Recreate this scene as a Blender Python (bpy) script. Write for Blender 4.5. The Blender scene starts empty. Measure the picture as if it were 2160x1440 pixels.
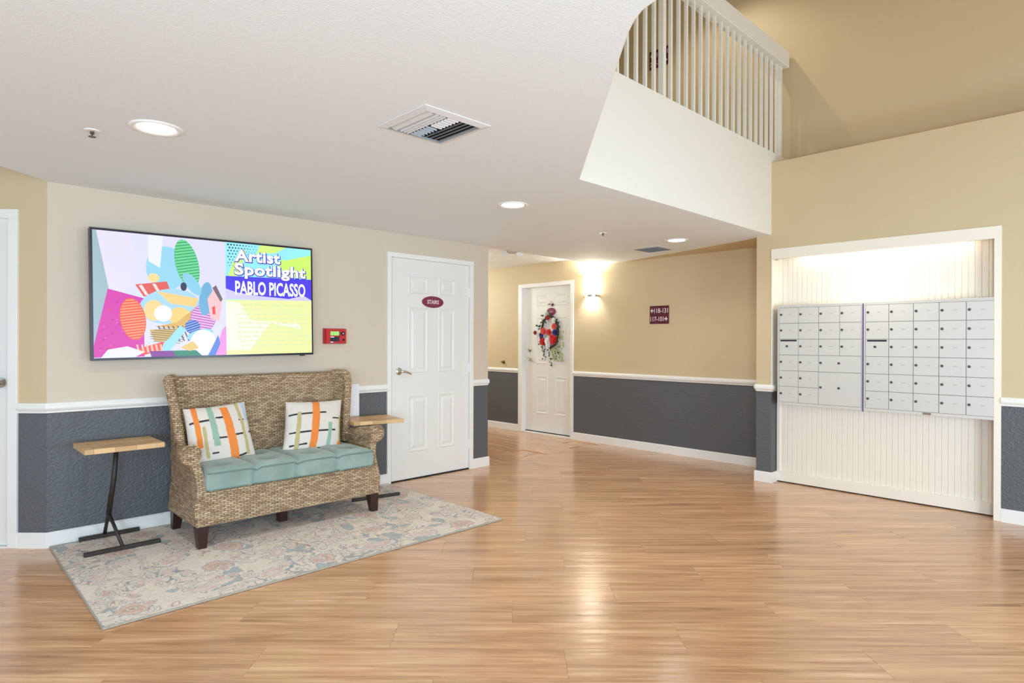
import bpy, bmesh, math, random
import numpy as np
from mathutils import Vector, Matrix
random.seed(7); rng = np.random.default_rng(7)
scene = bpy.context.scene
COL = scene.collection
PI = math.pi
# ------------------------------------------------------------------ camera
cam_d = bpy.data.cameras.new('camera'); cam = bpy.data.objects.new('camera', cam_d); COL.objects.link(cam)
cam_d.sensor_width = 36; cam_d.lens = 36 * 1295.23 / 2160; cam_d.clip_start = .05; cam_d.clip_end = 100
W_ = Vector((0.6978, 0.7163, -0.0006)).normalized()
R_ = Vector((0.7163, -0.6978, 0.00323)); R_ = (R_ - W_ * R_.dot(W_)).normalized()
U_ = R_.cross(W_)
M = Matrix((R_, U_, -W_)).transposed().to_4x4(); M.translation = (0, 0, 1.3)
cam.matrix_world = M
scene.camera = cam
# ------------------------------------------------------------------ light
scene.view_settings.view_transform = 'Standard'; scene.view_settings.look = 'None'
scene.view_settings.gamma = 1; scene.view_settings.use_curve_mapping = False
scene.view_settings.exposure = 0.05
wd = bpy.data.worlds.new('world'); scene.world = wd; wd.use_nodes = True
wd.node_tree.nodes['Background'].inputs[0].default_value = (.80, 1.0, 1.25, 1)
wd.node_tree.nodes['Background'].inputs[1].default_value = 1.0
scene.cycles.max_bounces = 8; scene.cycles.diffuse_bounces = 5; scene.cycles.glossy_bounces = 3
scene.cycles.sample_clamp_indirect = 6.0
scene.cycles.use_denoising = True
scene.cycles.caustics_reflective = False; scene.cycles.caustics_refractive = False

def lamp(name, kind, loc, power, color=(1, 1, 1), target=None, size=.1, sy=None, spot=None, blend=.5):
    d = bpy.data.lights.new(name, kind); d.energy = power; d.color = color
    if kind == 'AREA':
        d.size = size
        if sy: d.shape = 'RECTANGLE'; d.size_y = sy
    else: d.shadow_soft_size = size
    if kind == 'SPOT': d.spot_size = spot or 2.0; d.spot_blend = blend
    o = bpy.data.objects.new(name, d); COL.objects.link(o); o.location = loc
    if target is not None:
        o.rotation_euler = (Vector(target) - Vector(loc)).to_track_quat('-Z', 'Y').to_euler()
    return o
WARM = (1, .86, .68)
lamp('window_daylight', 'AREA', (-2.6, -1.2, 1.3), 95, (.66, .84, 1), (3.5, 4.0, 1.8), 3.2, 2.2)  # unseen cool fill added behind the camera; no window is built there
lamp('rear_fill_b', 'AREA', (1.2, -4.0, 1.3), 118, (.66, .84, 1), (3.6, 3.5, 1.4), 3.6, 2.2)  # second unseen fill added behind the camera, again without any window
lamp('ceiling_fill_a', 'AREA', (-.9, -1.1, .9), 88, (.62, .82, 1), (2.6, 2.6, 2.9), .7, .7)  # unseen fill added behind the camera to brighten the ceiling
lamp('ceiling_fill_b', 'AREA', (3.3, -1.3, .9), 44, (.62, .82, 1), (4.6, 3.6, 2.3), .6, .6)  # second added fill, out of view, for the far part of the ceiling
lamp('atrium_fill', 'AREA', (3.6, -1.0, 4.9), 8, (1, .82, .58), (4.2, 1.2, 2.0), 1.2, 1.2)  # warm fill added high in the atrium, no fixture behind it
lamp('corridor_light', 'POINT', (5.3, 7.6, 1.95), 40, (.86, .95, 1), size=.2)  # assumed light out of view, added without a fixture to brighten the corridor
lamp('corridor_fill', 'POINT', (4.75, 6.1, 2.2), 10, (.9, .97, 1), size=.15)  # fill added out of sight behind the left wall to brighten the corridor ceiling
lamp('upper_hall_light', 'SPOT', (5.42, 2.95, 5.04), 30, (1, .93, .8), (5.42, 2.95, 0), .025, spot=2.5, blend=.6)

# ------------------------------------------------------------------ helpers
def lin(c): return tuple(((v / 255 + .055) / 1.055) ** 2.4 if v / 255 > .04045 else v / 255 / 12.92 for v in c)
class NT:
    def __init__(s, name):
        s.m = bpy.data.materials.new(name); s.m.use_nodes = True; s.t = s.m.node_tree
        s.b = s.t.nodes['Principled BSDF']; s.out = s.t.nodes['Material Output']
    def n(s, typ, ins=None, **at):
        x = s.t.nodes.new(typ)
        for k, v in at.items(): setattr(x, k, v)
        for k, v in (ins or {}).items(): s.put(x, k, v)
        return x
    def put(s, x, k, v):
        if isinstance(v, bpy.types.NodeSocket): s.t.links.new(v, x.inputs[k])
        elif isinstance(v, bpy.types.Node): s.t.links.new(v.outputs[0], x.inputs[k])
        else: x.inputs[k].default_value = v
    def math(s, op, a, b=0.0, c=None):
        ins = {0: a, 1: b}
        if c is not None: ins[2] = c
        return s.n('ShaderNodeMath', ins, operation=op).outputs[0]
    def ramp(s, fac, stops):
        r = s.n('ShaderNodeValToRGB', {0: fac}); e = r.color_ramp.elements
        while len(e) < len(stops): e.new(.5)
        for i, (p, c) in enumerate(stops): e[i].position = p; e[i].color = (*lin(c), 1)
        return r.outputs[0]
    def bump(s, h, strength=.3, dist=.002):
        b = s.n('ShaderNodeBump', {'Strength': strength, 'Distance': dist, 'Height': h}); s.put(s.b, 'Normal', b)
def flat(name, c, rough=.5, metal=0, bump=None, spec=None, emit=0):
    t = NT(name); t.b.inputs['Base Color'].default_value = (*lin(c), 1)
    t.b.inputs['Roughness'].default_value = rough; t.b.inputs['Metallic'].default_value = metal
    if spec is not None: t.b.inputs['Specular IOR Level'].default_value = spec
    if emit:
        t.b.inputs['Emission Color'].default_value = (*lin(c), 1); t.b.inputs['Emission Strength'].default_value = emit
    if bump:
        tc = t.n('ShaderNodeTexCoord')
        nz = t.n('ShaderNodeTexNoise', {'Vector': tc.outputs['Object'], 'Scale': bump[0], 'Detail': 3.0, 'Roughness': .55})
        t.bump(nz.outputs[0], bump[1], bump[2])
    return t.m
MAT = {}
MAT['tan'] = flat('paint_tan', (209, 188, 149), .6, bump=(95, .35, .004))
MAT['cream'] = flat('paint_tan_lit', (214, 200, 179), .6, bump=(95, .35, .004))  # tan made paler: the left wall's whiter light is put into its colour
MAT['gray'] = flat('paint_slate', (93, 95, 97), .45, bump=(65, .8, .009))
MAT['white'] = flat('paint_white', (240, 238, 232), .38)
MAT['door'] = flat('door_paint', (236, 234, 228), .36)
MAT['ceil'] = flat('ceiling_paint', (236, 243, 246), .75, bump=(120, .35, .004))
MAT['creamw'] = flat('beadboard_paint', (244, 236, 220), .4)
MAT['fascia'] = flat('balcony_paint', (240, 236, 226), .55, bump=(120, .2, .003))
MAT['tile'] = flat('ceiling_tile', (238, 238, 235), .8, bump=(300, .3, .003))
MAT['chrome'] = flat('brushed_nickel', (205, 200, 192), .22, 1)
MAT['brass'] = flat('aged_brass', (150, 125, 80), .35, 1)
MAT['dark'] = flat('dark_gap', (25, 24, 22), .7)
MAT['black'] = flat('black_plastic', (22, 21, 26), .35)
MAT['leg'] = flat('dark_walnut', (52, 28, 24), .35)
MAT['iron'] = flat('blackened_iron', (66, 60, 55), .5, .6, bump=(60, .8, .004))
MAT['maroon'] = flat('sign_maroon', (88, 16, 44), .35)
MAT['maroon2'] = flat('oval_maroon', (125, 32, 66), .3)
MAT['sign_white'] = flat('sign_white', (240, 222, 226), .5)
MAT['alu'] = flat('mailbox_metal', (214, 211, 204), .42, .15, bump=(400, .08, .001))
MAT['alu_in'] = flat('mailbox_inner', (150, 147, 142), .5)
MAT['alu_edge'] = flat('mailbox_edge_violet_glint', (122, 108, 160), .35, .3)  # violet reflection and colour fringe painted into the metal edge
MAT['lock'] = flat('lock_metal', (105, 98, 92), .3, .8)
MAT['plate'] = flat('number_plate', (196, 193, 186), .5)
MAT['red'] = flat('alarm_red', (196, 38, 44), .35)
MAT['lcd'] = flat('lcd_green', (150, 200, 105), .4, emit=.45)
MAT['navy'] = flat('panel_navy', (28, 26, 52), .4)
MAT['paper'] = flat('paper_white', (240, 238, 240), .7)
MAT['ink'] = flat('paper_ink', (188, 184, 196), .7)
MAT['vent'] = flat('vent_enamel', (222, 222, 222), .4)
MAT['ventdark'] = flat('duct_dark', (38, 34, 30), .8)
MAT['lens'] = flat('lamp_lens', (255, 250, 240), .4, emit=14)
MAT['shade'] = flat('sconce_glass', (255, 250, 238), .4, emit=16)
MAT['tube'] = flat('niche_tube', (255, 240, 212), .4, emit=9)
MAT['clear'] = flat('frosted_lamp', (235, 238, 240), .15)

class MB:
    def __init__(s): s.v = []; s.f = []; s.mi = []; s.uv = None
    def add(s, vs, fs, mi=0):
        o = len(s.v); s.v += [tuple(v) for v in vs]; s.f += [tuple(i + o for i in f) for f in fs]; s.mi += [mi] * len(fs); return s
    def box(s, x0, x1, y0, y1, z0, z1, mi=0, c=0.0):
        x0, x1 = sorted((x0, x1)); y0, y1 = sorted((y0, y1)); z0, z1 = sorted((z0, z1))
        if c <= 0:
            v = [(x, y, z) for z in (z0, z1) for y in (y0, y1) for x in (x0, x1)]
            return s.add(v, [(0, 2, 3, 1), (4, 5, 7, 6), (0, 1, 5, 4), (1, 3, 7, 5), (3, 2, 6, 7), (2, 0, 4, 6)], mi)
        bm = bmesh.new(); bmesh.ops.create_cube(bm, size=1)
        for p in bm.verts: p.co = ((x0 + x1) / 2 + p.co.x * (x1 - x0), (y0 + y1) / 2 + p.co.y * (y1 - y0), (z0 + z1) / 2 + p.co.z * (z1 - z0))
        bmesh.ops.bevel(bm, geom=bm.edges[:], offset=c, segments=1, affect='EDGES')
        return s.bm(bm, mi)
    def bm(s, bm, mi=0):
        bm.verts.index_update(); s.add([p.co[:] for p in bm.verts], [[q.index for q in f.verts] for f in bm.faces], mi); bm.free(); return s
    def prism(s, poly, z0, z1, mi=0):
        n = len(poly); a = sum(poly[i][0] * poly[(i + 1) % n][1] - poly[(i + 1) % n][0] * poly[i][1] for i in range(n))
        if a < 0: poly = poly[::-1]
        v = [(x, y, z0) for x, y in poly] + [(x, y, z1) for x, y in poly]
        return s.add(v, [tuple(range(n))[::-1], tuple(range(n, 2 * n))] + [(i, (i + 1) % n, n + (i + 1) % n, n + i) for i in range(n)], mi)
    def loft(s, rings, mi=0, cap=True, closed=True):
        n = len(rings[0]); v = [p for r in rings for p in r]; f = []
        for k in range(len(rings) - 1):
            for i in range(n if closed else n - 1):
                j = (i + 1) % n; f.append((k * n + i, k * n + j, (k + 1) * n + j, (k + 1) * n + i))
        if cap: f += [tuple(range(n))[::-1], tuple(range((len(rings) - 1) * n, len(rings) * n))]
        return s.add(v, f, mi)
    def tube(s, pts, r, n=10, mi=0, sq=False):
        pts = [Vector(p) for p in pts]; rr = r if isinstance(r, (list, tuple)) else [r] * len(pts); rings = []; prev = None
        for i, p in enumerate(pts):
            d = (pts[min(i + 1, len(pts) - 1)] - pts[max(i - 1, 0)]).normalized()
            up = prev if prev is not None else (Vector((0, 0, 1)) if abs(d.z) < .9 else Vector((0, 1, 0)))
            a = d.cross(up).normalized(); b = a.cross(d).normalized(); prev = b
            rings.append([p + (a * math.cos(t) + b * math.sin(t)) * rr[i] for t in [2 * PI * (k + (.5 if sq else 0)) / n for k in range(n)]])
        return s.loft(rings, mi)
    def disc(s, c, ax, prof, n=24, mi=0):
        """lathe: prof list of (h along ax, r)"""
        ax = Vector(ax).normalized(); up = Vector((0, 0, 1)) if abs(ax.z) < .9 else Vector((1, 0, 0))
        a = ax.cross(up).normalized(); b = ax.cross(a).normalized(); c = Vector(c)
        return s.loft([[c + ax * h + (a * math.cos(t) + b * math.sin(t)) * r for t in [2 * PI * k / n for k in range(n)]] for h, r in prof], mi)
    def xf(s, fn): s.v = [tuple(fn(*p)) for p in s.v]; return s
def mesh_obj(name, mb, mats, parent=None, smooth=False, boxuv=False):
    me = bpy.data.meshes.new(name); me.from_pydata(mb.v, [], mb.f)
    for m in (mats if isinstance(mats, (list, tuple)) else [mats]): me.materials.append(m if isinstance(m, bpy.types.Material) else MAT[m])
    if any(mb.mi): me.polygons.foreach_set('material_index', mb.mi)
    bm = bmesh.new(); bm.from_mesh(me); bmesh.ops.recalc_face_normals(bm, faces=bm.faces[:]); bm.to_mesh(me); bm.free()
    if smooth:
        me.polygons.foreach_set('use_smooth', [True] * len(me.polygons))
        if smooth is not True: me.set_sharp_from_angle(angle=math.radians(smooth))
    if boxuv:
        uvl = me.uv_layers.new(name='UVMap')
        for p in me.polygons:
            nx, ny, nz = (abs(q) for q in p.normal)
            for li in p.loop_indices:
                x, y, z = me.vertices[me.loops[li].vertex_index].co
                uvl.data[li].uv = (y, z) if nx >= ny and nx >= nz else ((x, z) if ny >= nz else (x, y))
    me.update()
    o = bpy.data.objects.new(name, me); COL.objects.link(o)
    if parent is not None: o.parent = parent
    return o
def tag(o, label=None, cat=None, group=None, kind=None):
    if label: o['label'] = label
    if cat: o['category'] = cat
    if group: o['group'] = group
    if kind: o['kind'] = kind
    return o
def empty(name, loc, label, cat, group=None, rz=0):
    o = bpy.data.objects.new(name, None); COL.objects.link(o); o.location = loc; o.rotation_euler = (0, 0, rz); o.empty_display_size = .1
    return tag(o, label, cat, group)
def struct(name, mb, mats, **k):
    o = mesh_obj(name, mb, mats, **k); o['kind'] = 'structure'; return o
def dupe(o, parent, loc=None):
    c = o.copy(); COL.objects.link(c); c.parent = parent
    if loc is not None: c.location = loc
    return c
def text_polys(body, size, offset=0.0, spacing=1.0, sx=1.0):
    cu = bpy.data.curves.new('t', 'FONT'); cu.body = body; cu.size = size; cu.offset = offset; cu.space_character = spacing; cu.fill_mode = 'FRONT'; cu.resolution_u = 3
    o = bpy.data.objects.new('t', cu); COL.objects.link(o)
    dg = bpy.context.evaluated_depsgraph_get(); me = bpy.data.meshes.new_from_object(o.evaluated_get(dg))
    v = [(p.co.x * sx, p.co.y) for p in me.vertices]; f = [tuple(p.vertices) for p in me.polygons]
    bpy.data.objects.remove(o); bpy.data.curves.remove(cu); bpy.data.meshes.remove(me)
    return v, f
def fit_text(body, x0, x1, y0, y1, off=0.0, pad=None, spacing=1.0):
    """2d text scaled into a rectangle (offset thickens the strokes)"""
    v, f = text_polys(body, 1.0, off, spacing)
    v0, _ = text_polys(body, 1.0, pad if pad is not None else off, spacing)
    ax = min(p[0] for p in v0); bx = max(p[0] for p in v0); ay = min(p[1] for p in v0); by = max(p[1] for p in v0)
    return [(x0 + (p[0] - ax) / (bx - ax) * (x1 - x0), y0 + (p[1] - ay) / (by - ay) * (y1 - y0)) for p in v], f

# ------------------------------------------------------------------ measures (room frame, metres)
yL, xF, xM, xU, yS = 4.773, 6.281, 5.671, 6.10, 2.393
zc, zb, zr0, zr1, zM, zUp = 2.286, .0957, .841, .904, 2.953, 5.12
cx, cy = .595, yL                       # corner between the left wall and the angled door wall
RB = Vector((-.7163, .6978, 0)); NB = Vector((-.6978, -.7163, 0))   # along the angled wall / out of it
def atB(s, d, z): p = Vector((cx, cy, 0)) + RB * s + NB * d; return (p.x, p.y, z)

# ------------------------------------------------------------------ materials with structure
def wood_floor():
    t = NT('plank_wood'); tc = t.n('ShaderNodeTexCoord'); oi = t.n('ShaderNodeObjectInfo')
    off = t.n('ShaderNodeVectorMath', {0: tc.outputs['Object'], 1: t.n('ShaderNodeCombineXYZ', {0: t.math('MULTIPLY', oi.outputs['Random'], 57.0), 1: t.math('MULTIPLY', oi.outputs['Random'], 23.0), 2: 0.0}).outputs[0]}, operation='ADD').outputs[0]
    m1 = t.n('ShaderNodeMapping', {0: off, 3: (1.3, 34, 1)}); g1 = t.n('ShaderNodeTexNoise', {0: m1, 'Scale': 1.0, 'Detail': 7.0, 'Roughness': .62, 'Distortion': .5})
    m2 = t.n('ShaderNodeMapping', {0: off, 3: (.9, 9, 1)}); g2 = t.n('ShaderNodeTexNoise', {0: m2, 'Scale': 1.0, 'Detail': 4.0, 'Roughness': .6, 'Distortion': 1.2})
    m3 = t.n('ShaderNodeMapping', {0: off, 3: (7, 190, 1)}); g3 = t.n('ShaderNodeTexNoise', {0: m3, 'Scale': 1.0, 'Detail': 2.0})
    f = t.math('ADD', t.math('MULTIPLY', g1.outputs[0], .5), t.math('ADD', t.math('MULTIPLY', g2.outputs[0], .35), t.math('MULTIPLY', g3.outputs[0], .15)))
    c = t.ramp(f, [(.32, (130, 89, 57)), (.42, (188, 138, 96)), (.53, (218, 168, 122)), (.67, (246, 203, 158))])
    hs = t.n('ShaderNodeHueSaturation', {'Value': t.math('ADD', .93, t.math('MULTIPLY', oi.outputs['Random'], .12)), 'Color': c})
    t.put(t.b, 'Base Color', hs); t.put(t.b, 'Roughness', t.math('ADD', .13, t.math('MULTIPLY', g2.outputs[0], .16)))
    t.b.inputs['Specular IOR Level'].default_value = .6; t.b.inputs['Coat Weight'].default_value = .35; t.b.inputs['Coat Roughness'].default_value = .22
    m4 = t.n('ShaderNodeMapping', {0: off, 3: (.6, 17, 1)}); g4 = t.n('ShaderNodeTexNoise', {0: m4, 'Scale': 1.0, 'Detail': 1.0})
    t.bump(t.math('ADD', t.math('MULTIPLY', g3.outputs[0], .12), t.math('MULTIPLY', g4.outputs[0], 1.3)), .55, .004)
    return t.m
MAT['floor'] = wood_floor()
def wicker(name, cols, row=.0118, colw=.040, rot=False):
    t = NT(name); uv = t.n('ShaderNodeTexCoord'); sp = t.n('ShaderNodeSeparateXYZ', {0: uv.outputs['UV']})
    nz = t.n('ShaderNodeTexNoise', {0: uv.outputs['UV'], 'Scale': 16.0, 'Detail': 3.0})
    u = sp.outputs[1 if rot else 0]; v = sp.outputs[0 if rot else 1]
    v = t.math('ADD', v, t.math('MULTIPLY', t.math('SUBTRACT', nz.outputs[0], .5), .014))
    u = t.math('ADD', u, t.math('MULTIPLY', t.math('SUBTRACT', nz.outputs[0], .5), .022))
    vr = t.math('DIVIDE', v, row); rowi = t.math('FLOOR', vr); fv = t.math('FRACT', vr)
    ur = t.math('ADD', t.math('DIVIDE', u, colw), t.math('MULTIPLY', t.math('FLOORED_MODULO', rowi, 2.0), .5)); ui = t.math('FLOOR', ur); fu = t.math('FRACT', ur)
    hump = lambda q: t.math('MULTIPLY', 4.0, t.math('MULTIPLY', q, t.math('SUBTRACT', 1.0, q)))
    run = t.math('MINIMUM', 1.0, t.math('MULTIPLY', hump(fu), 1.7)); stake = t.math('ADD', .86, t.math('MULTIPLY', .14, hump(t.math('FRACT', t.math('MULTIPLY', ur, 2.0)))))
    h = t.math('MULTIPLY', t.math('POWER', hump(fv), .42), t.math('MULTIPLY', stake, t.math('ADD', .16, t.math('MULTIPLY', .84, run))))
    wn = t.n('ShaderNodeTexWhiteNoise', {0: t.n('ShaderNodeCombineXYZ', {0: ui, 1: rowi, 2: 0.0}).outputs[0]}, noise_dimensions='3D')
    big = t.n('ShaderNodeTexNoise', {0: t.n('ShaderNodeMapping', {0: uv.outputs['UV'], 3: (5, 95, 1) if not rot else (95, 5, 1)}), 'Scale': 1.0, 'Detail': 5.0, 'Roughness': .7})
    k = t.math('ADD', t.math('MULTIPLY', wn.outputs[0], .30), t.math('MULTIPLY', big.outputs[0], .72))
    c = t.ramp(k, cols)
    mx = t.n('ShaderNodeMix', {0: t.math('POWER', h, .7), 6: (*lin((100, 78, 58)), 1), 7: c}, data_type='RGBA'); t.put(t.b, 'Base Color', mx.outputs[2])
    t.b.inputs['Roughness'].default_value = .55; t.bump(h, .9, .006); return t.m
WC = [(.22, (128, 100, 76)), (.42, (174, 143, 109)), (.58, (204, 174, 136)), (.8, (232, 208, 172))]
MAT['wicker'] = wicker('woven_rattan', WC)
MAT['wicker_roll'] = wicker('braided_rattan_edge', WC, .014, .03)
def teal():
    t = NT('teal_cotton'); tc = t.n('ShaderNodeTexCoord')
    a = t.n('ShaderNodeTexNoise', {0: tc.outputs['Object'], 'Scale': 7.0, 'Detail': 4.0}); w = t.n('ShaderNodeTexNoise', {0: tc.outputs['Object'], 'Scale': 260.0})
    t.put(t.b, 'Base Color', t.ramp(a.outputs[0], [(.3, (130, 150, 141)), (.7, (152, 170, 160))])); t.b.inputs['Roughness'].default_value = .85
    t.b.inputs['Sheen Weight'].default_value = .3; t.bump(t.math('ADD', t.math('MULTIPLY', w.outputs[0], .3), t.math('MULTIPLY', a.outputs[0], 3.0)), .5, .004); return t.m
MAT['teal'] = teal(); MAT['piping'] = flat('piping_teal', (112, 134, 124), .8)
def attr_mat(name, rough=.85, bump=None, emit=0):
    t = NT(name); a = t.n('ShaderNodeAttribute', attribute_name='Col'); t.put(t.b, 'Base Color', a.outputs[0]); t.b.inputs['Roughness'].default_value = rough
    if bump:
        tc = t.n('ShaderNodeTexCoord'); t.bump(t.n('ShaderNodeTexNoise', {0: tc.outputs['Object'], 'Scale': bump[0], 'Detail': 2.0}).outputs[0], bump[1], bump[2])
    return t.m
MAT['rug'] = attr_mat('rug_pile', .95, (330, .9, .006)); MAT['pillow'] = attr_mat('printed_cotton', .9, (200, .35, .002))
def tabletop():
    t = NT('butcher_block'); tc = t.n('ShaderNodeTexCoord')
    br = t.n('ShaderNodeTexBrick', {0: tc.outputs['Object'], 'Color1': (*lin((226, 184, 128)), 1), 'Color2': (*lin((172, 120, 68)), 1), 'Mortar': (*lin((120, 84, 48)), 1), 'Scale': 1.0, 'Mortar Size': .0012, 'Brick Width': .11, 'Row Height': .033, 'Bias': -.1})
    nz = t.n('ShaderNodeTexNoise', {0: t.n('ShaderNodeMapping', {0: tc.outputs['Object'], 3: (9, 90, 60)}), 'Scale': 1.0, 'Detail': 4.0, 'Distortion': 1.0})
    mx = t.n('ShaderNodeMix', {0: t.math('MULTIPLY', nz.outputs[0], .45), 6: br.outputs[0], 7: (*lin((236, 206, 158)), 1)}, data_type='RGBA'); t.put(t.b, 'Base Color', mx.outputs[2]); t.b.inputs['Roughness'].default_value = .4; return t.m
MAT['table'] = tabletop()
def glass():
    t = NT('clear_acrylic'); t.b.inputs['Transmission Weight'].default_value = 1; t.b.inputs['Roughness'].default_value = .03; t.b.inputs['IOR'].default_value = 1.3; t.b.inputs['Base Color'].default_value = (1, 1, 1, 1); return t.m
MAT['acrylic'] = glass()

# ------------------------------------------------------------------ FLOOR with planks
b = MB().box(-4, 6.29, -4.5, 4.78, -.05, -.006).box(4.30, 6.29, 4.78, 9.2, -.05, -.006).prism([(cx, 4.78), (-1.4, 6.75), (-4, 6.75), (-4, 4.78)], -.05, -.006)
floor = struct('floor', b, 'floor')
def clip(poly, n, d):
    out = []
    for i in range(len(poly)):
        p, q = poly[i], poly[(i + 1) % len(poly)]; a = n[0] * p[0] + n[1] * p[1] - d; c = n[0] * q[0] + n[1] * q[1] - d
        if a <= 0: out.append(p)
        if (a < 0 < c) or (c < 0 < a): t = a / (a - c); out.append((p[0] + (q[0] - p[0]) * t, p[1] + (q[1] - p[1]) * t))
    return out
NBd = NB.x * cx + NB.y * cy
REG = [[((1, 0), xF), ((0, 1), yL)], [((1, 0), cx), ((0, -1), -yL), ((-NB.x, -NB.y), -NBd)]]
REGC = [[((1, 0), xF), ((-1, 0), -4.30), ((0, -1), -yL - .004), ((0, 1), 9.0)]]
def plank(c0, ang, L, Wd, regs):
    ca, sa = math.cos(ang), math.sin(ang); g = .0003
    loc = lambda p: (c0[0] + p[0] * ca - p[1] * sa, c0[1] + p[0] * sa + p[1] * ca)
    inv = lambda p: ((p[0] - c0[0]) * ca + (p[1] - c0[1]) * sa, -(p[0] - c0[0]) * sa + (p[1] - c0[1]) * ca)
    rect = [loc(p) for p in ((-L / 2 + g, -Wd / 2 + g), (L / 2 - g, -Wd / 2 + g), (L / 2 - g, Wd / 2 - g), (-L / 2 + g, Wd / 2 - g))]
    mb = MB(); area = 0
    for rg in regs:
        p = rect
        for n, d in rg:
            p = clip(p, n, d)
            if len(p) < 3: break
        if len(p) >= 3:
            q = [inv(v) for v in p]; k = len(q); A = abs(sum(q[i][0] * q[(i + 1) % k][1] - q[(i + 1) % k][0] * q[i][1] for i in range(k))) / 2
            if A < .0008: continue
            area += A
            mxx, mxy = sum(v[0] for v in q) / k, sum(v[1] for v in q) / k
            ins = [(v[0] - math.copysign(min(.0008, abs(v[0] - mxx) * .2), v[0] - mxx), v[1] - math.copysign(min(.0008, abs(v[1] - mxy) * .2), v[1] - mxy)) for v in q]
            if sum(q[i][0] * q[(i + 1) % k][1] - q[(i + 1) % k][0] * q[i][1] for i in range(k)) < 0: q = q[::-1]; ins = ins[::-1]
            mb.loft([[(x, y, -.006) for x, y in q], [(x, y, -.0006) for x, y in q], [(x, y, 0) for x, y in ins]])
    if not mb.v: return
    o = mesh_obj('plank', mb, 'floor', floor); o.location = (c0[0], c0[1], 0); o.rotation_euler = (0, 0, ang)
    return o
angP = math.atan2(R_.y, R_.x); dR = Vector((math.cos(angP), math.sin(angP))); dW = Vector((-dR.y, dR.x))
PW, PL = .2345, 1.26
for i in range(-7, 27):
    d0 = 2.60 + i * PW; off = ((i * .4137 + .13) % 1) * PL
    if d0 + PW < .9: continue
    half = d0 * .86 + 1.1
    for k in range(-6, 8):
        s0 = -3.2 * PL / 1.26 + k * PL + off; mid = s0 + PL / 2
        if abs(mid) > half + .4: continue
        c0 = dW * (d0 + PW / 2) + dR * mid
        plank((c0.x, c0.y), angP, PL, PW, REG)
for i in range(9):
    for k in range(4):
        plank((4.30 + PW * (i + .5), yL + .1 + 1.2 * k + .3 * (i % 4)), PI / 2, 1.2, PW, REGC)

# ------------------------------------------------------------------ WALLS
def wall_seg(mb, x0, x1, y0, y1, z0, z1):
    s = (zr0 + zr1) / 2
    if z0 < s: mb.box(x0, x1, y0, y1, z0, min(s, z1), 1)
    if z1 > s: mb.box(x0, x1, y0, y1, max(s, z0), z1, 0)
TG = ['tan', 'gray']
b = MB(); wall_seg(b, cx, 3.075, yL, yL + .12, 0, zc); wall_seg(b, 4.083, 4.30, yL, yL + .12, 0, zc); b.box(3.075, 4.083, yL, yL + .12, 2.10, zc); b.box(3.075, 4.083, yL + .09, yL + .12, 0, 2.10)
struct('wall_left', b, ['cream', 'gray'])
b = MB(); wall_seg(b, 4.18, 4.30, yL + .12, 9, 0, 2.40); struct('wall_corridor_left', b, TG)
b = MB(); wall_seg(b, 4.18, 6.4, 9, 9.1, 0, 2.40); struct('wall_corridor_end', b, TG)
b = MB(); wall_seg(b, xF, xF + .12, 2.53, 5.3, 0, 2.42); wall_seg(b, xF, xF + .12, 6.25, 9, 0, 2.42); b.box(xF, xF + .12, 5.3, 6.25, 2.09, 2.42); b.box(xF + .1, xF + .12, 5.3, 6.25, 0, 2.09)
struct('wall_far', b, TG)
nyl, nyr, nzt = 2.390, .758, 2.10
b = MB(); wall_seg(b, xM, xF, nyl, 2.53, 0, zc); b.box(xM, xU, nyl, 2.53, zc, zM)
b.box(xM, xU, nyr, nyl, nzt, zM); wall_seg(b, xM, xU, -4, nyr, 0, zM); b.box(5.815, xU, nyr, nyl, 0, nzt)
wr = struct('wall_right', b, TG)
bd = MB(); pw = (nyl - nyr - .012) / 38
bd.loft([[(5.815, y, z), (5.808, y, z), (5.803, y + .004, z), (5.803, y + pw - .0045, z), (5.808, y + pw - .0005, z), (5.815, y + pw - .0005, z)] for y in (0,) for z in (.1, nzt)])
b0 = None
for k in range(38):
    if b0 is None: b0 = mesh_obj('board', bd, 'creamw', wr); b0.location = (0, nyr + .006, 0)
    else: dupe(b0, wr, (0, nyr + .006 + k * pw, 0))
b = MB()
for z0, z1, m in ((0, .872, 1), (.872, zUp, 0)):
    b.add([atB(0, 0, z0), atB(.232, 0, z0), atB(.232, -.1, z0), atB(-.07, -.07, z0), atB(0, 0, z1), atB(.232, 0, z1), atB(.232, -.1, z1), atB(-.07, -.07, z1)], [(0, 1, 5, 4), (1, 2, 6, 5), (2, 3, 7, 6), (3, 0, 4, 7), (0, 3, 2, 1), (4, 5, 6, 7)], m)
b.add([atB(s, d, z) for z in (2.085, zUp) for s, d in ((.232, 0), (3.2, 0), (3.2, -.1), (.232, -.1))], [(0, 1, 5, 4), (1, 2, 6, 5), (2, 3, 7, 6), (3, 0, 4, 7), (0, 3, 2, 1), (4, 5, 6, 7)])
b.add([atB(s, d, z) for z in (0, 2.085) for s, d in ((1.19, 0), (3.2, 0), (3.2, -.1), (1.19, -.1))], [(0, 1, 5, 4), (1, 2, 6, 5), (2, 3, 7, 6), (3, 0, 4, 7), (0, 3, 2, 1), (4, 5, 6, 7)])
b.add([atB(s, d, z) for z in (0, 2.085) for s, d in ((.232, -.08), (1.19, -.08), (1.19, -.1), (.232, -.1))], [(0, 1, 5, 4), (1, 2, 6, 5), (2, 3, 7, 6), (3, 0, 4, 7), (0, 3, 2, 1), (4, 5, 6, 7)])
struct('wall_angled', b, TG)
b = MB().box(xU, xU + .1, -4, 4.9, zM, zUp); struct('wall_upper', b, 'tan')
b = MB().box(cx, xU, 4.79, 4.9, zc + .04, zUp); struct('wall_upper_back', b, 'tan')
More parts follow.
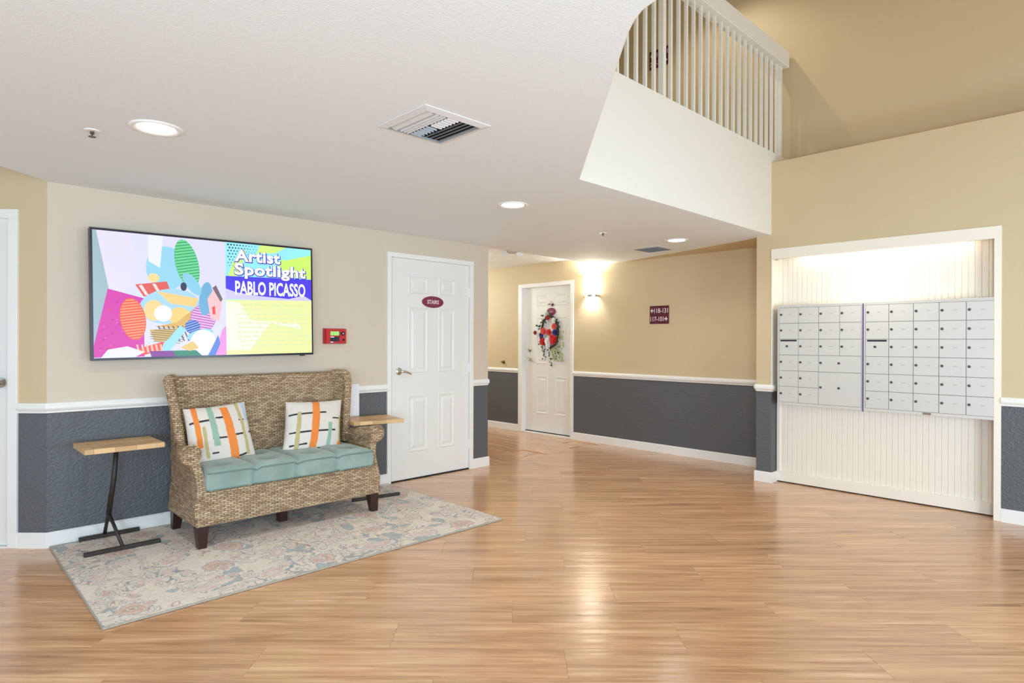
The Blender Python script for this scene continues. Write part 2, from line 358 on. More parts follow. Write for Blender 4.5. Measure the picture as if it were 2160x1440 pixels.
# ------------------------------------------------------------------ CEILINGS
edge = [(2.899, yS), (1.70, 1.215), (1.635, 1.150), (1.585, 1.092), (1.552, 1.04), (1.536, .985), (1.534, .92), (1.534, -1.3)]
slab = [(xM + .04, yS)] + edge + [(-.75, -1.3), (-.75, 3.45), (cx, cy), (4.30, yL + .045), (xF, yL + .09), (xF, 2.53), (xM + .04, 2.53)]
slab2 = [(xU, yS)] + edge + [(-.75, -1.3), (-.75, 3.45), (cx, cy), (xU, 4.773)]
ei = [(x + (0 if i == 0 else -.003), y + .003) for i, (x, y) in enumerate(edge)]
b = MB().prism([(xM + .04, yS + .003)] + ei + slab[len(edge) + 1:], zc, zc + .03); struct('ceiling', b, 'ceil')
b = MB().prism([(xU - .001, yS + .02)] + [(x + (-.02 if i == 0 else -.012), y + .012) for i, (x, y) in enumerate(edge)] + slab2[9:], zc + .031, 2.65); struct('trim_slab_core', b, 'ceil')
b = MB().prism([(5.712, 2.545), (6.279, 4.46), (6.279, 2.545)], zc - .003, zc); struct('trim_soffit_patch', b, 'tan')
ct = struct('ceiling', MB().box(4.3, xF, yL + .1, 9, 2.40, 2.43), 'ceil')
tl = None
for i in range(3):
    for k in range(6):
        w = (xF - 4.3) / 3; p = (4.3 + i * w + .008, yL + .1 + k * .69 + .008, 2.387)
        if tl is None: tl = mesh_obj('ceiling_tile', MB().box(0, w - .016, 0, .674, 0, .013, c=.003), 'tile', ct); tl.location = p
        else: dupe(tl, ct, p)
b = MB().prism([(xU + .1, -4.5), (-4, -4.5), (-4, 6.8), (xU + .1, 6.8)], zUp, zUp + .1); struct('ceiling', b, 'tan')
struct('wall_unseen_back', MB().box(-4, xU, -4.6, -4.5, 2.5, zUp), 'tan'); struct('wall_unseen_side', MB().box(-4.1, -4, -4.6, 6.8, 2.5, zUp), 'tan')  # unseen upper walls added to block sky light from the atrium
# balcony parapet: a strip wall that follows the slab edge
def offs(path, d):
    out = []
    for i, p in enumerate(path):
        a = Vector(path[max(i - 1, 0)]); c = Vector(path[min(i + 1, len(path) - 1)]); t = (c - a).normalized(); out.append((p[0] + t.y * d, p[1] - t.x * d))
    return out
par = [(xU - .001, yS)] + edge
inn = offs(par, .12)
inn[0] = (xU - .001, yS + .12); inn[1] = (edge[0][0] - .05, yS + .12)
b = MB().prism(par + inn[::-1], zc + .0008, 3.056); struct('wall_balcony', b, 'fascia')

# ------------------------------------------------------------------ TRIM: baseboards, chair rails, casings
def prof_strip(mb, path, prof, out_n):
    """sweep a profile (d outwards, z) along a horizontal path with given outward normals"""
    mb.loft([[(p[0] + n[0] * d, p[1] + n[1] * d, z) for d, z in prof] for p, n in zip(path, out_n)])
    return mb
RAIL = [(0, zr0), (.010, zr0), (.012, zr0 + .008), (.010, zr0 + .012), (.020, zr0 + .018), (.026, zr0 + .030), (.026, zr0 + .046), (.018, zr1), (0, zr1)]
BASE = [(0, 0), (.013, 0), (.013, zb - .008), (.006, zb), (0, zb)]
nL, nM_ = (0, -1), (-1, 0)
def run(name, path, norms, prof, mat='white'): return struct(name, prof_strip(MB(), path, prof, norms), mat)
nBt = (NB.x, NB.y); nc = ((NB.x + 0) * .55, (NB.y - 1) * .55)
run('baseboard_left', [atB(.176, 0, 0)[:2], (cx, cy), (3.066, yL)], [nBt, nc, nL], BASE)
run('trim_rail_left', [atB(.176, 0, 0)[:2], (cx, cy), (3.066, yL)], [nBt, nc, nL], RAIL)
run('baseboard_left', [(4.091, yL), (4.30, yL), (4.30, yL + .6)], [nL, (1, -1), (1, 0)], BASE)
run('trim_rail_left', [(4.091, yL), (4.292, yL), (4.30, yL + .012), (4.30, yL + .6)], [nL, (.35, -.95), (.95, -.35), (1, 0)], RAIL)
run('baseboard_far', [(xF, 2.53), (xF, 5.271)], [nM_, nM_], BASE); run('trim_rail_far', [(xF, 2.53), (xF, 5.271)], [nM_, nM_], RAIL)
run('baseboard_far', [(xF, 6.306), (xF, 9)], [nM_, nM_], BASE); run('trim_rail_far', [(xF, 6.306), (xF, 9)], [nM_, nM_], RAIL)
run('baseboard_right', [(xM + .1, 2.53), (xM, 2.53), (xM, nyl), (5.78, nyl)], [(0, 1), (-1, 1), (-1, -1), (0, -1)], BASE)
run('trim_rail_right', [(xM + .1, 2.53), (xM + .008, 2.53), (xM, 2.522), (xM, nyl), (5.775, nyl)], [(0, 1), (-.35, .95), (-.95, .35), (-1, -1), (0, -1)], RAIL)
run('baseboard_right', [(xM, .715), (xM, -4)], [nM_, nM_], BASE); run('trim_rail_right', [(xM, .715), (xM, -4)], [nM_, nM_], RAIL)
# niche trim: head casing, right casing, base board, left reveal lining
struct('trim_niche_head', MB().box(xM - .012, xM + .02, .715, nyl, 2.062, 2.154, c=.002), 'creamw')
struct('trim_niche_right', MB().box(xM - .012, 5.80, .715, nyr, 0, 2.062, c=.002), 'creamw')
struct('trim_niche_left', MB().box(xM - .004, 5.80, nyl - .006, nyl, zr1, 2.062).box(5.785, 5.803, nyl - .03, nyl - .006, .1, 2.08), 'creamw')
struct('baseboard_niche', MB().box(5.782, 5.815, nyr, nyl - .002, .008, .1, c=.003).box(5.79, 5.805, nyr, nyr + .03, .1, 2.08), 'creamw')
struct('baseboard_niche', MB().box(5.79, 5.815, nyr, nyl, 0, .008), 'dark')  # dark strip standing in for the shadow in the gap under the board

# ------------------------------------------------------------------ DOORS
def panel_mb(u0, u1, z0, z1):
    r = []
    for ins, h in ((0, 0), (.006, .006), (.016, .005), (.026, -.001), (.034, -.001), (.058, .006)):
        r.append([(u0 + ins, h, z0 + ins), (u1 - ins, h, z0 + ins), (u1 - ins, h, z1 - ins), (u0 + ins, h, z1 - ins)])
    n = 4; mb = MB(); v = [p for q in r for p in q]; f = [(k * 4 + i, k * 4 + (i + 1) % 4, k * 4 + 4 + (i + 1) % 4, k * 4 + 4 + i) for k in range(5) for i in range(4)] + [(20, 21, 22, 23)]
    return mb.add(v, f)
def door(name, fn, u0, u1, z0, z1, cols, rows, thick=.04):
    """fn maps (u, h outwards, z) to the room"""
    d = struct(name, MB().box(u0, u1, -thick, 0, z0, z1).xf(fn), 'door')
    for (a, c) in cols:
        for (e, g) in rows: mesh_obj('panel', panel_mb(a, c, e, g).xf(fn), 'door', d)
    return d
def casing(name, fn, u0, u1, z1, w, proud=.016, depth=.05):
    struct(name, MB().box(u0, u0 + w, -depth, proud, 0, z1 - w, c=.002).box(u1 - w, u1, -depth, proud, 0, z1 - w, c=.002).box(u0, u1, -depth, proud, z1 - w, z1, c=.002).xf(fn), 'white')
fL = lambda u, h, z: (u, yL - h, z)
fF = lambda u, h, z: (xF - h, u, z)
fB = lambda u, h, z: atB(u, h, z)
def lever(d, fn, u, z, h0, dirn, mat='chrome', ln=.105):
    g = MB(); o = Vector(fn(u, h0, z)); ax = (Vector(fn(u, 1, z)) - Vector(fn(u, 0, z)))
    g.disc(o, ax, [(0, .033), (.006, .033), (.011, .026), (.012, .012), (.05, .011)], 20)
    e = [fn(u, h0 + .045, z), fn(u + dirn * .012, h0 + .052, z), fn(u + dirn * .05, h0 + .052, z - .006), fn(u + dirn * ln, h0 + .047, z - .028)]
    g.tube(e, [.011, .011, .0095, .007], 10); return mesh_obj('door_handle', g, mat, d, smooth=40)
# stairs door
d2 = door('door_2', fL, 3.128, 4.043, .012, 2.064, [(3.306, 3.535), (3.660, 3.862)], [(1.745, 1.906), (.998, 1.614), (.257, .79)])
d2.location.y = .012
struct('trim_threshold', MB().box(3.11, 4.047, yL + .006, yL + .09, -.004, .010), 'dark')  # dark strip added to stop light leaking under the stairs door
casing('trim_door_stairs', fL, 3.066, 4.090, 2.108, .043)
lever(d2, fL, 3.205, 1.018, 0, 1)
for z in (1.79, 1.03, .258): mesh_obj('hinge', MB().tube([fL(4.046, .002, z - .045), fL(4.046, .002, z + .045)], .007, 8), 'white', d2)
mesh_obj('strike_plate', MB().box(3.109, 3.113, yL - .0, yL + .03, .98, 1.05), 'chrome', d2)
# apartment door
fD = lambda u, h, z: (6.355 - h, u, z)
d3 = door('door_3', fD, 5.318, 6.236, .022, 2.07, [(5.445, 5.668), (5.805, 6.022)], [(1.797, 1.955), (.985, 1.64), (.275, .81)], .02)
struct('trim_door_apartment', MB().box(5.271, 5.322, -.085, .016, 0, 2.06, c=.002).box(6.232, 6.306, -.085, .016, 0, 2.06, c=.002).box(5.271, 6.306, -.085, .016, 2.06, 2.115, c=.002).xf(fF), 'white')
struct('trim_threshold', MB().box(5.322, 6.232, -.08, .004, 0, .012).xf(fF), 'white'); struct('trim_threshold', MB().box(5.322, 6.232, -.078, -.07, .012, .024).xf(fF), 'dark')
lever(d3, fD, 6.15, 1.045, 0, -1, 'chrome', .1)
mesh_obj('deadbolt', MB().disc(fD(6.15, 0, 1.175), (-1, 0, 0), [(0, .032), (.012, .03), (.018, .02), (.019, .008), (.03, .007)], 20), 'chrome', d3, smooth=40)
# angled wall door at the left edge
fb = lambda u, h, z: atB(u, h, z)
d1 = door('door_1', fb, .240, 1.155, .018, 2.062, [(.36, .59), (.80, 1.03)], [(1.745, 1.906), (.998, 1.614), (.257, .79)])
d1.location = NB * -.012
casing('trim_door_left', fb, .176, 1.22, 2.112, .058)
struct('trim_threshold', MB().box(.235, 1.16, -.03, .012, 0, .010).xf(fb), 'white')
mesh_obj('door_knob', MB().disc(fb(.292, 0, 1.03), NB, [(0, .032), (.006, .032), (.01, .014), (.03, .013), (.036, .024), (.05, .031), (.062, .028), (.068, .015)], 24), 'chrome', d1, smooth=40)

# ------------------------------------------------------------------ CEILING FIXTURES
def can(x, y, label):
    t = empty('recessed_light', (x, y, zc), label, 'light', 'recessed ceiling lights')
    n = 28
    ring = lambda r, z: [(r * math.cos(2 * PI * k / n), r * math.sin(2 * PI * k / n), z) for k in range(n)]
    mesh_obj('trim_ring', MB().loft([ring(.112, 0), ring(.110, -.006), ring(.098, -.008), ring(.084, -.004), ring(.078, -.001)], cap=False), 'white', t, smooth=True)
    mesh_obj('lens', MB().loft([ring(.079, -.0012), ring(.079, -.003)]), 'lens', t)
    lamp('can_light', 'SPOT', (x, y, zc - .02), 27, (.86, .95, 1), (x, y, 0), .07, spot=2.5, blend=.8)
can(.807, 3.205, 'bright round recessed light in the low ceiling above the television side')
can(3.105, 3.183, 'bright round recessed light in the middle of the low ceiling')
can(5.31, 3.16, 'bright round recessed light beside the far ceiling vent')
def sprinkler(x, y, label):
    t = empty('sprinkler', (x, y, zc), label, 'sprinkler')
    mesh_obj('escutcheon', MB().disc((0, 0, 0), (0, 0, -1), [(0, .033), (.004, .031), (.006, .02)], 20), 'white', t, smooth=40)
    mesh_obj('sprinkler_head', MB().disc((0, 0, -.006), (0, 0, -1), [(0, .009), (.012, .009), (.013, .004), (.022, .004), (.023, .016), (.026, .016)], 12), 'lock', t)
sprinkler(.60, 3.455, 'small sprinkler head left of the recessed light above the television side')
sprinkler(4.484, 3.423, 'small sprinkler head in the low ceiling near the far vent')
def vent(cxv, cyv, s, label, curved=True):
    t = empty('air_vent', (cxv, cyv, zc), label, 'vent'); h = s / 2
    fr = MB()
    for q in range(4):
        a = q * PI / 2; ca, sa = math.cos(a), math.sin(a)
        pts = [(-h, -h, 0), (h, -h, 0), (h - .035, -h + .035, -.012), (-h + .035, -h + .035, -.012)]
        pts2 = [(-h, -h, -.003), (h, -h, -.003), (h - .035, -h + .035, 0), (-h + .035, -h + .035, 0)]
        rot = lambda p: (p[0] * ca - p[1] * sa, p[0] * sa + p[1] * ca, p[2])
        P = [rot(p) for p in pts]; fr.add([rot((-h, -h, -.0005)), rot((h, -h, -.0005)), rot((h, -h, -.004)), rot((-h, -h, -.004)), P[2], P[3]], [(0, 1, 2, 3), (3, 2, 4, 5)])
    mesh_obj('frame', fr, 'vent', t)
    mesh_obj('duct', MB().box(-h + .034, h - .034, -h + .034, h - .034, -.002, -.0005), 'ventdark', t)
    H = h - .04
    def blade(p0, p1, nrm, r=.02):
        p0, p1 = Vector(p0), Vector(p1); nv = Vector(nrm); rings = []
        prof = [(0, -.002), (r * .35, -.008), (r * .8, -.0125), (r, -.0135), (r * .78, -.0115), (r * .35, -.0065), (.0015, -.001)]
        mesh_obj('slat', MB().loft([[(p.x + nv.x * d, p.y + nv.y * d, z) for d, z in prof] for p in (p0, p1)]), 'vent', t)
    if curved:
        blade((-H + .002, -H, 0), (-H + .002, H, 0), (1, 0, 0), .034)
        for k in range(3): blade((-H + .052 + .019 * k, -H, 0), (-H + .052 + .019 * k, H, 0), (1, 0, 0), .010)
        for k in range(4): blade((H - .027 * k - .002, -H, 0), (H - .027 * k - .002, H, 0), (-1, 0, 0), .017)
        for k in range(6): blade((-H + .115, -H + .024 * k, 0), (H - .112, -H + .024 * k, 0), (0, 1, 0), .011)
        for k in range(6): blade((-H + .115, H - .024 * k, 0), (H - .112, H - .024 * k, 0), (0, -1, 0), .006)
    else:
        for k in range(12): blade((-H, H - k * 2 * H / 12, 0), (H, H - k * 2 * H / 12, 0), (0, -1, 0), .012)
vent(1.706, 2.268, .368, 'square white ceiling vent with curved blades near the balcony edge')
vent(5.62, 3.63, .36, 'square ceiling vent with dark louvres near the beige far wall', False)
# emergency light
t = empty('emergency_light', (5.02, 5.16, 2.387), 'white emergency light with two lamp heads on the corridor ceiling', 'light', rz=math.atan2(-.7, -.7) + PI / 2)
rr = [[(-.07, -.03, 0), (.07, -.03, 0), (.07, .05, 0), (-.07, .05, 0)], [(-.055, -.045, -.035), (.055, -.045, -.035), (.055, .045, -.035), (-.055, .045, -.035)], [(-.035, -.03, -.062), (.035, -.03, -.062), (.035, .03, -.062), (-.035, .03, -.062)]]
mesh_obj('housing', MB().loft(rr), flat('emergency_body', (200, 192, 184), .5), t)
mesh_obj('test_button', MB().disc((.0, -.046, -.034), (0, -1, 0), [(0, .006), (.003, .005)], 10), 'dark', t)
for sx in (-1, 1):
    mesh_obj('lamp_head', MB().disc((sx * .085, .012, -.055), (sx * .15, -1, -.18), [(-.03, .02), (-.02, .034), (.03, .04), (.036, .036), (.037, .005)], 18), 'clear', t, smooth=40)

# ------------------------------------------------------------------ BALCONY RAILING
rl = empty('balcony_railing', (4.5, yS + .06, 3.056), 'white balcony railing of thin square balusters under a thick cap', 'railing')
rx = lambda x: x - 4.5
mesh_obj('handrail', MB().box(rx(2.85), rx(xU - .03), -.06, .06, 3.955 - 3.056, 4.105 - 3.056, c=.004), 'fascia', rl)
bal = None
for k in range(26):
    x = 3.134 + k * .1112
    mb_x = rx(x)
    if bal is None: bal = mesh_obj('baluster', MB().box(-.0115, .0115, -.0115, .0115, 0, .90), 'fascia', rl); bal.location = (mb_x, 0, 0)
    elif k == 7:
        w = mesh_obj('newel_post', MB().box(-.02, .02, -.02, .02, 0, .90), 'fascia', rl); w.location = (mb_x, 0, 0)
    else: dupe(bal, rl, (mb_x, 0, 0))
w = mesh_obj('newel_post', MB().box(-.018, .018, -.018, .018, 0, .90), 'fascia', rl); w.location = (rx(5.99), 0, 0)

# ------------------------------------------------------------------ SIGNS
ARW = [(-.5, 0), (-.05, .42), (.2, .42), (-.12, .12), (.5, .12), (.5, -.12), (-.12, -.12), (.2, -.42), (-.05, -.42)]
def wall_sign(loc, label, l1, l2, w, h):
    s = empty('room_sign', loc, label, 'sign')      # local y along wall (image left = +y), x out is -x
    mesh_obj('backplate', MB().box(-.006, 0, -w / 2, w / 2, -h / 2, h / 2, c=.001), 'maroon', s)
    f3 = lambda x, z: (-.0072, -x, z)
    def put(body, x0, x1, z0, z1):
        v, f = fit_text(body, x0, x1, z0, z1, .012); mesh_obj('lettering', MB().add([f3(*p) for p in v], f), 'sign_white', s)
    def arrow(c, z, sx, L, Hh):
        mesh_obj('arrow', MB().add([f3(c + sx * p[0] * L, z + p[1] * Hh) for p in ARW], [tuple(range(len(ARW)))]), 'sign_white', s)
    put(l1, -.26 * w, .455 * w, .1 * h, .36 * h); arrow(-.375 * w, .23 * h, 1, .16 * w, .27 * h)
    put(l2, -.455 * w, .24 * w, -.36 * h, -.1 * h); arrow(.355 * w, -.23 * h, -1, .17 * w, .27 * h)
wall_sign((xF, 3.964, 1.615), 'square maroon room-number sign with white arrows on the beige far wall', '118-131', '117-101', .258, .212)
wall_sign((xU, 3.865, 4.54), 'maroon arrow sign on the upper hallway wall, seen through the balcony balusters', '218-231', '217-201', .25, .21)
def oval(name, c, ax, u, w, h, label, body, mat):
    s = empty(name, c, label, 'sign'); a = Vector(ax); uu = Vector(u); n = 36
    ring = lambda k, d: [tuple(uu * (math.cos(2 * PI * i / n) * w / 2 * k) + Vector((0, 0, math.sin(2 * PI * i / n) * h / 2 * k)) + a * d) for i in range(n)]
    mesh_obj('plate', MB().loft([ring(1, 0), ring(1, .004), ring(.97, .006)]), mat, s)
    if body is None:
        mesh_obj('worn_number', MB().loft([[tuple(uu * x + Vector((0, 0, z)) + a * d) for x, z in ((-.03, -.014), (.032, -.014), (.036, .012), (-.034, .012))] for d in (.006, .0068)]), flat('faded_pink', (160, 100, 122), .4), s); return
    mb = MB(); v, f = fit_text(body, -w * .27, w * .27, -h * .17, h * .17, .02)
    mb.add([tuple(uu * x + Vector((0, 0, z)) + a * .0068) for x, z in v], f); mesh_obj('lettering', mb, 'sign_white', s)
oval('door_sign', (3.590, yL - .0005 + .012, 1.674), (0, -1, 0), (1, 0, 0), .256, .112, 'oval maroon sign reading STAIRS on the white stair door', 'STAIRS', 'maroon2')
oval('number_sign', (6.349, 5.735, 1.712), (-1, 0, 0), (0, -1, 0), .165, .105, 'small oval maroon number plate above the floral wreath', None, 'maroon2')

# ------------------------------------------------------------------ small wall things
t = empty('alarm_panel', (2.545, yL, 1.337), 'red fire alarm panel with green display right of the television', 'alarm')
mesh_obj('body', MB().loft([[(-.10, 0, -.066), (.10, 0, -.066), (.10, 0, .066), (-.10, 0, .066)], [(-.10, -.03, -.062), (.10, -.03, -.062), (.10, -.03, .062), (-.10, -.03, .062)]] + [[(-.092, -.045, -.06), (.0, -.047, -.066), (.092, -.045, -.06), (.092, -.045, .06), (0, -.047, .066), (-.092, -.045, .06)]][:0] + [[(-.09, -.045, -.058), (.09, -.045, -.058), (.09, -.045, .058), (-.09, -.045, .058)]]), 'red', t)
mesh_obj('display', MB().box(-.055, .024, -.0475, -.045, .006, .04), 'lcd', t)
mesh_obj('keypad', MB().box(-.055, .026, -.048, -.045, -.044, -.004).box(.024, .03, -.047, -.045, -.004, .044), 'navy', t)
mesh_obj('label_strip', MB().box(-.055, -.022, -.0485, -.048, -.012, -.004), 'paper', t)
mesh_obj('label_strip', MB().box(-.055, -.03, -.0485, -.045, -.054, -.046), 'paper', t)
mesh_obj('button', MB().disc((.06, -.045, .022), (0, -1, 0), [(0, .018), (.004, .016)], 18), 'black', t)
mesh_obj('button', MB().disc((.06, -.049, .022), (0, -1, 0), [(0, .007), (.002, .006)], 12), 'plate', t)
mesh_obj('key_switch', MB().disc((.066, -.045, -.03), (0, -1, 0), [(0, .01), (.003, .009)], 14), 'dark', t)
tag(mesh_obj('wall_stop', MB().disc((xF, 6.62, .99), (-1, 0, 0), [(0, .028), (.006, .026), (.01, .012), (.03, .012), (.034, .018), (.042, .015)], 18), 'brass', smooth=40), 'small round brass stop on the corridor wall above the chair rail', 'door stop')
# sconce
sx_, sy_, sz0, sz1 = xF, 4.965, 1.868, 2.13
t = empty('wall_sconce', (xF, sy_, 1.87), 'glowing white wall sconce beside the apartment door', 'lamp')
arc = lambda w, d, z, n=14: [(-d * math.sin(PI * k / n), w * math.cos(PI * k / n), z) for k in range(n + 1)]
sh = MB().loft([arc(.11, .1, z) for z in (.03, .15, .262)] , cap=False, closed=False); 
sh.loft([[(p[0] * .94, p[1] * .94, p[2]) for p in arc(.11, .1, z)] for z in (.03, .262)], cap=False, closed=False)
mesh_obj('shade', sh, 'shade', t, smooth=True)
mesh_obj('trim_band', MB().loft([arc(.114, .105, 0), arc(.114, .105, .03), arc(.105, .096, .03), arc(.105, .096, 0), arc(.114, .105, 0)], cap=False, closed=False), 'chrome', t, smooth=30)
lamp('sconce_up', 'SPOT', (xF - .06, sy_, 2.07), 75, (.88, .96, 1), (xF - .05, sy_, 4), .05, spot=2.7, blend=.9)
lamp('sconce_down', 'SPOT', (xF - .06, sy_, 1.93), 20, (.88, .96, 1), (xF - .05, sy_, 0), .05, spot=2.2, blend=.9)
# niche tube light
t = empty('niche_light', (5.735, 1.55, 2.075), 'slim warm tube light hidden behind the mailbox niche head', 'light')
mesh_obj('tube', MB().tube([(0, -.62, .005), (0, .62, .005)], .012, 10), 'tube', t)
mesh_obj('bracket', MB().box(-.02, .02, -.66, .66, .017, .024), 'white', t)
lamp('niche_glow', 'AREA', (5.735, 1.55, 2.058), 8, (1, .92, .8), (5.775, 1.55, 1.6), .04, 1.4)

# ------------------------------------------------------------------ MAILBOXES
def bank(name, y0, y1, zlo, zhi, cells, label, ncol):
    """y1 = left side in view; cells (col0, col1, row0, row1, slot, big)"""
    xf_ = 5.668; t = empty(name, (xf_, (y0 + y1) / 2, zlo), label, 'mailbox')
    hw = (y1 - y0) / 2; H = zhi - zlo; fr = .011
    mesh_obj('cabinet', MB().box(.004, .13, -hw, hw, 0, H), 'alu_in', t)
    f = MB().box(-.008, .004, -hw, -hw + fr, .022, H - fr).box(-.008, .004, hw - fr, hw, .022, H - fr).box(-.008, .004, -hw, hw, 0, .022).box(-.008, .004, -hw, hw, H - fr, H)
    mesh_obj('frame', f, 'alu', t)
    cw = (2 * hw - 2 * fr) / ncol; rh = (H - .022 - fr) / 6
    for (c0, c1, r0, r1, slot) in cells:
        ya = hw - fr - c0 * cw - .0016; yb = hw - fr - c1 * cw + .0016; zt_ = H - fr - r0 * rh - .0016; zb_ = H - fr - r1 * rh + .0016
        d = mesh_obj('mailbox_door', MB().box(-.006, .002, yb, ya, zb_, zt_, c=.0015), 'alu', t)
        big = c1 - c0 > 1
        ly = ya - (.018 if not slot else .07); lz = (zt_ + zb_) / 2 + .008
        spots = [(ly, lz)] + ([(ya - .165, lz)] if big else [])
        for (a, z) in spots: mesh_obj('lock', MB().disc((-.006, a, z), (-1, 0, 0), [(0, .0105), (.004, .010), (.0045, .005), (.007, .004)], 14), 'lock', d)
        if slot: mesh_obj('mail_slot', MB().box(-.0068, -.005, yb + .012, ya - .012, zt_ - .018, zt_ - .004), 'black', d)
        if not slot and not big: mesh_obj('number_label', MB().box(-.0066, -.0055, (ya + yb) / 2 - .03, (ya + yb) / 2 - .002, lz - .005, lz + .005), 'plate', d)
    return t, hw, H
cl = [(c, c + 1, r, r + 1, c == 0 and r == 2) for c in range(4) for r in range(6) if not (c >= 2 and r >= 3)] + [(2, 4, 3, 4, False), (2, 4, 4, 6, False)]
t, hw, H = bank('mailbox_bank', 1.624, 2.328, .733, 1.622, cl, 'narrower metal mailbox bank with two large parcel doors, left in the niche', 4)
mesh_obj('edge_strip', MB().box(-.012, .004, -hw - .004, -hw + .004, -.01, H), 'alu_edge', t)
cr = [(c, c + 1, r, r + 1, c == 0 and r == 2) for c in range(5) for r in range(6)]
t, hw, H = bank('mailbox_bank', .742, 1.617, .733, 1.622, cr, 'wider metal mailbox bank with thirty small doors, right in the niche', 5)
mesh_obj('latch_plate', MB().box(-.0095, -.008, -.035, .02, .003, .019), flat('latch_bronze', (150, 130, 105), .4, .5), t)
tag(mesh_obj('mailbox_ledge', MB().box(5.660, 5.8, .742, 2.328, 1.6225, 1.634, c=.001), 'alu'), 'thin pale metal cap strip along the top of the mailboxes', 'trim strip')

# ------------------------------------------------------------------ RUG
def vnoise(X, Y, s, seed):
    r = np.random.default_rng(seed).random((64, 64)); x = X / s; y = Y / s
    xi = np.floor(x).astype(int); yi = np.floor(y).astype(int); fx = x - xi; fy = y - yi; fx = fx * fx * (3 - 2 * fx); fy = fy * fy * (3 - 2 * fy)
    g = lambda a, c: r[a % 64, c % 64]
    return (g(xi, yi) * (1 - fx) + g(xi + 1, yi) * fx) * (1 - fy) + (g(xi, yi + 1) * (1 - fx) + g(xi + 1, yi + 1) * fx) * fy
def rug():
    x0, x1, y0, y1 = .606, 3.076, 3.241, 4.756; nx, ny = 560, 344
    xs = np.linspace(0, x1 - x0, nx); ys = np.linspace(0, y1 - y0, ny); X, Y = np.meshgrid(xs, ys)
    Xw = X + .035 * (vnoise(X, Y, .09, 1) - .5) + .012 * (vnoise(X, Y, .025, 2) - .5); Yw = Y + .035 * (vnoise(X, Y, .09, 3) - .5) + .012 * (vnoise(X, Y, .025, 4) - .5)
    C = np.zeros((ny, nx, 3)); C[:] = lin((250, 236, 220))
    def paint(m, c, a=1.0): C[m] = C[m] * (1 - a) + np.array(lin(c)) * a
    n1 = vnoise(Xw, Yw, .11, 5) * .65 + vnoise(Xw, Yw, .05, 6) * .35
    paint(n1 > .71, (196, 202, 200)); paint((n1 > .695) & (n1 <= .71), (172, 174, 172))
    n2 = vnoise(Xw, Yw, .14, 8) * .7 + vnoise(Xw, Yw, .045, 9) * .3
    paint(np.abs(n2 - .5) < .014, (190, 190, 186)); paint(np.abs(n2 - .57) < .010, (208, 180, 168)); paint(np.abs(n2 - .44) < .008, (196, 196, 192)); paint(np.abs(n2 - .36) < .01, (214, 192, 178))
    rg = np.random.default_rng(11)
    def flower(cxf, cyf, R, rot, k):
        dx = Xw - cxf; dy = Yw - cyf; r = np.hypot(dx, dy * 1.15); th = np.arctan2(dy, dx) + rot
        rr_ = r / (R * (1 + .10 * np.cos(k * th) + .04 * np.cos(2 * k * th + 1)))
        for lim, c in ((1.22, (246, 238, 230)), (1.0, (172, 174, 172)), (.94, (236, 206, 190)), (.70, (246, 230, 218)), (.63, (232, 196, 178)), (.34, (176, 178, 178)), (.29, (244, 224, 208)), (.15, (212, 174, 158))): paint(rr_ < lim, c)
    def leaf(cxf, cyf, R, rot):
        dx = (Xw - cxf) * math.cos(rot) + (Yw - cyf) * math.sin(rot); dy = -(Xw - cxf) * math.sin(rot) + (Yw - cyf) * math.cos(rot)
        q = np.hypot(dx / R, dy / (R * .42 * (1 + .25 * np.cos(dx / R * 14))))
        for lim, c in ((1.10, (176, 178, 176)), (1.0, (246, 236, 226)), (.75, (238, 212, 198)), (.38, (244, 228, 216))): paint(q < lim, c)
    for j in range(5):
        for i in range(8):
            px = .16 + i * .33 + (.165 if j % 2 else 0) + rg.uniform(-.03, .03); py = .13 + j * .31 + rg.uniform(-.03, .03)
            if (i + 2 * j) % 3 == 0: flower(px, py, rg.uniform(.075, .095), rg.uniform(0, 6), 9)
            else:
                leaf(px, py, rg.uniform(.09, .13), rg.uniform(-.6, .9)); leaf(px + .1, py + .08, .06, rg.uniform(0, 3))
    for k in range(60): leaf(rg.uniform(0, 2.5), rg.uniform(0, 1.5), rg.uniform(.03, .055), rg.uniform(0, 6))
    for k in range(50): flower(rg.uniform(0, 2.5), rg.uniform(0, 1.5), rg.uniform(.022, .035), rg.uniform(0, 6), 5)
    for b_ in (C[:2], C[-2:], C[:, :2].transpose(1, 0, 2), C[:, -2:].transpose(1, 0, 2)): b_[:] = np.array(lin((186, 176, 160)))
    C *= (.90 + .2 * rg.random((ny, nx, 1))); C *= (.95 + .1 * vnoise(X, Y, .02, 21))[..., None]
    Z = .011 + .002 * rg.random((ny, nx)); Z[0] = Z[-1] = .002; Z[:, 0] = Z[:, -1] = .002
    P = np.stack([X + x0, Y + y0, Z], -1).reshape(-1, 3)
    P[:, :2] += rg.uniform(-.0012, .0012, (nx * ny, 2))
    me = bpy.data.meshes.new('rug'); idx = np.arange(nx * ny).reshape(ny, nx)
    F = np.stack([idx[:-1, :-1], idx[:-1, 1:], idx[1:, 1:], idx[1:, :-1]], -1).reshape(-1, 4)
    me.vertices.add(len(P)); me.vertices.foreach_set('co', P.ravel()); me.loops.add(F.size); me.loops.foreach_set('vertex_index', F.ravel())
    me.polygons.add(len(F)); me.polygons.foreach_set('loop_start', np.arange(0, F.size, 4)); me.polygons.foreach_set('loop_total', np.full(len(F), 4))
    a = me.color_attributes.new('Col', 'FLOAT_COLOR', 'POINT'); a.data.foreach_set('color', np.concatenate([C.reshape(-1, 3), np.ones((nx * ny, 1))], 1).ravel())
    me.materials.append(MAT['rug']); me.update(); me.validate()
    me.polygons.foreach_set('use_smooth', [True] * len(F))
    o = bpy.data.objects.new('area_rug', me); COL.objects.link(o)
    tag(o, 'cream area rug with faded peach and blue floral print under the wicker settee', 'rug')
rug()

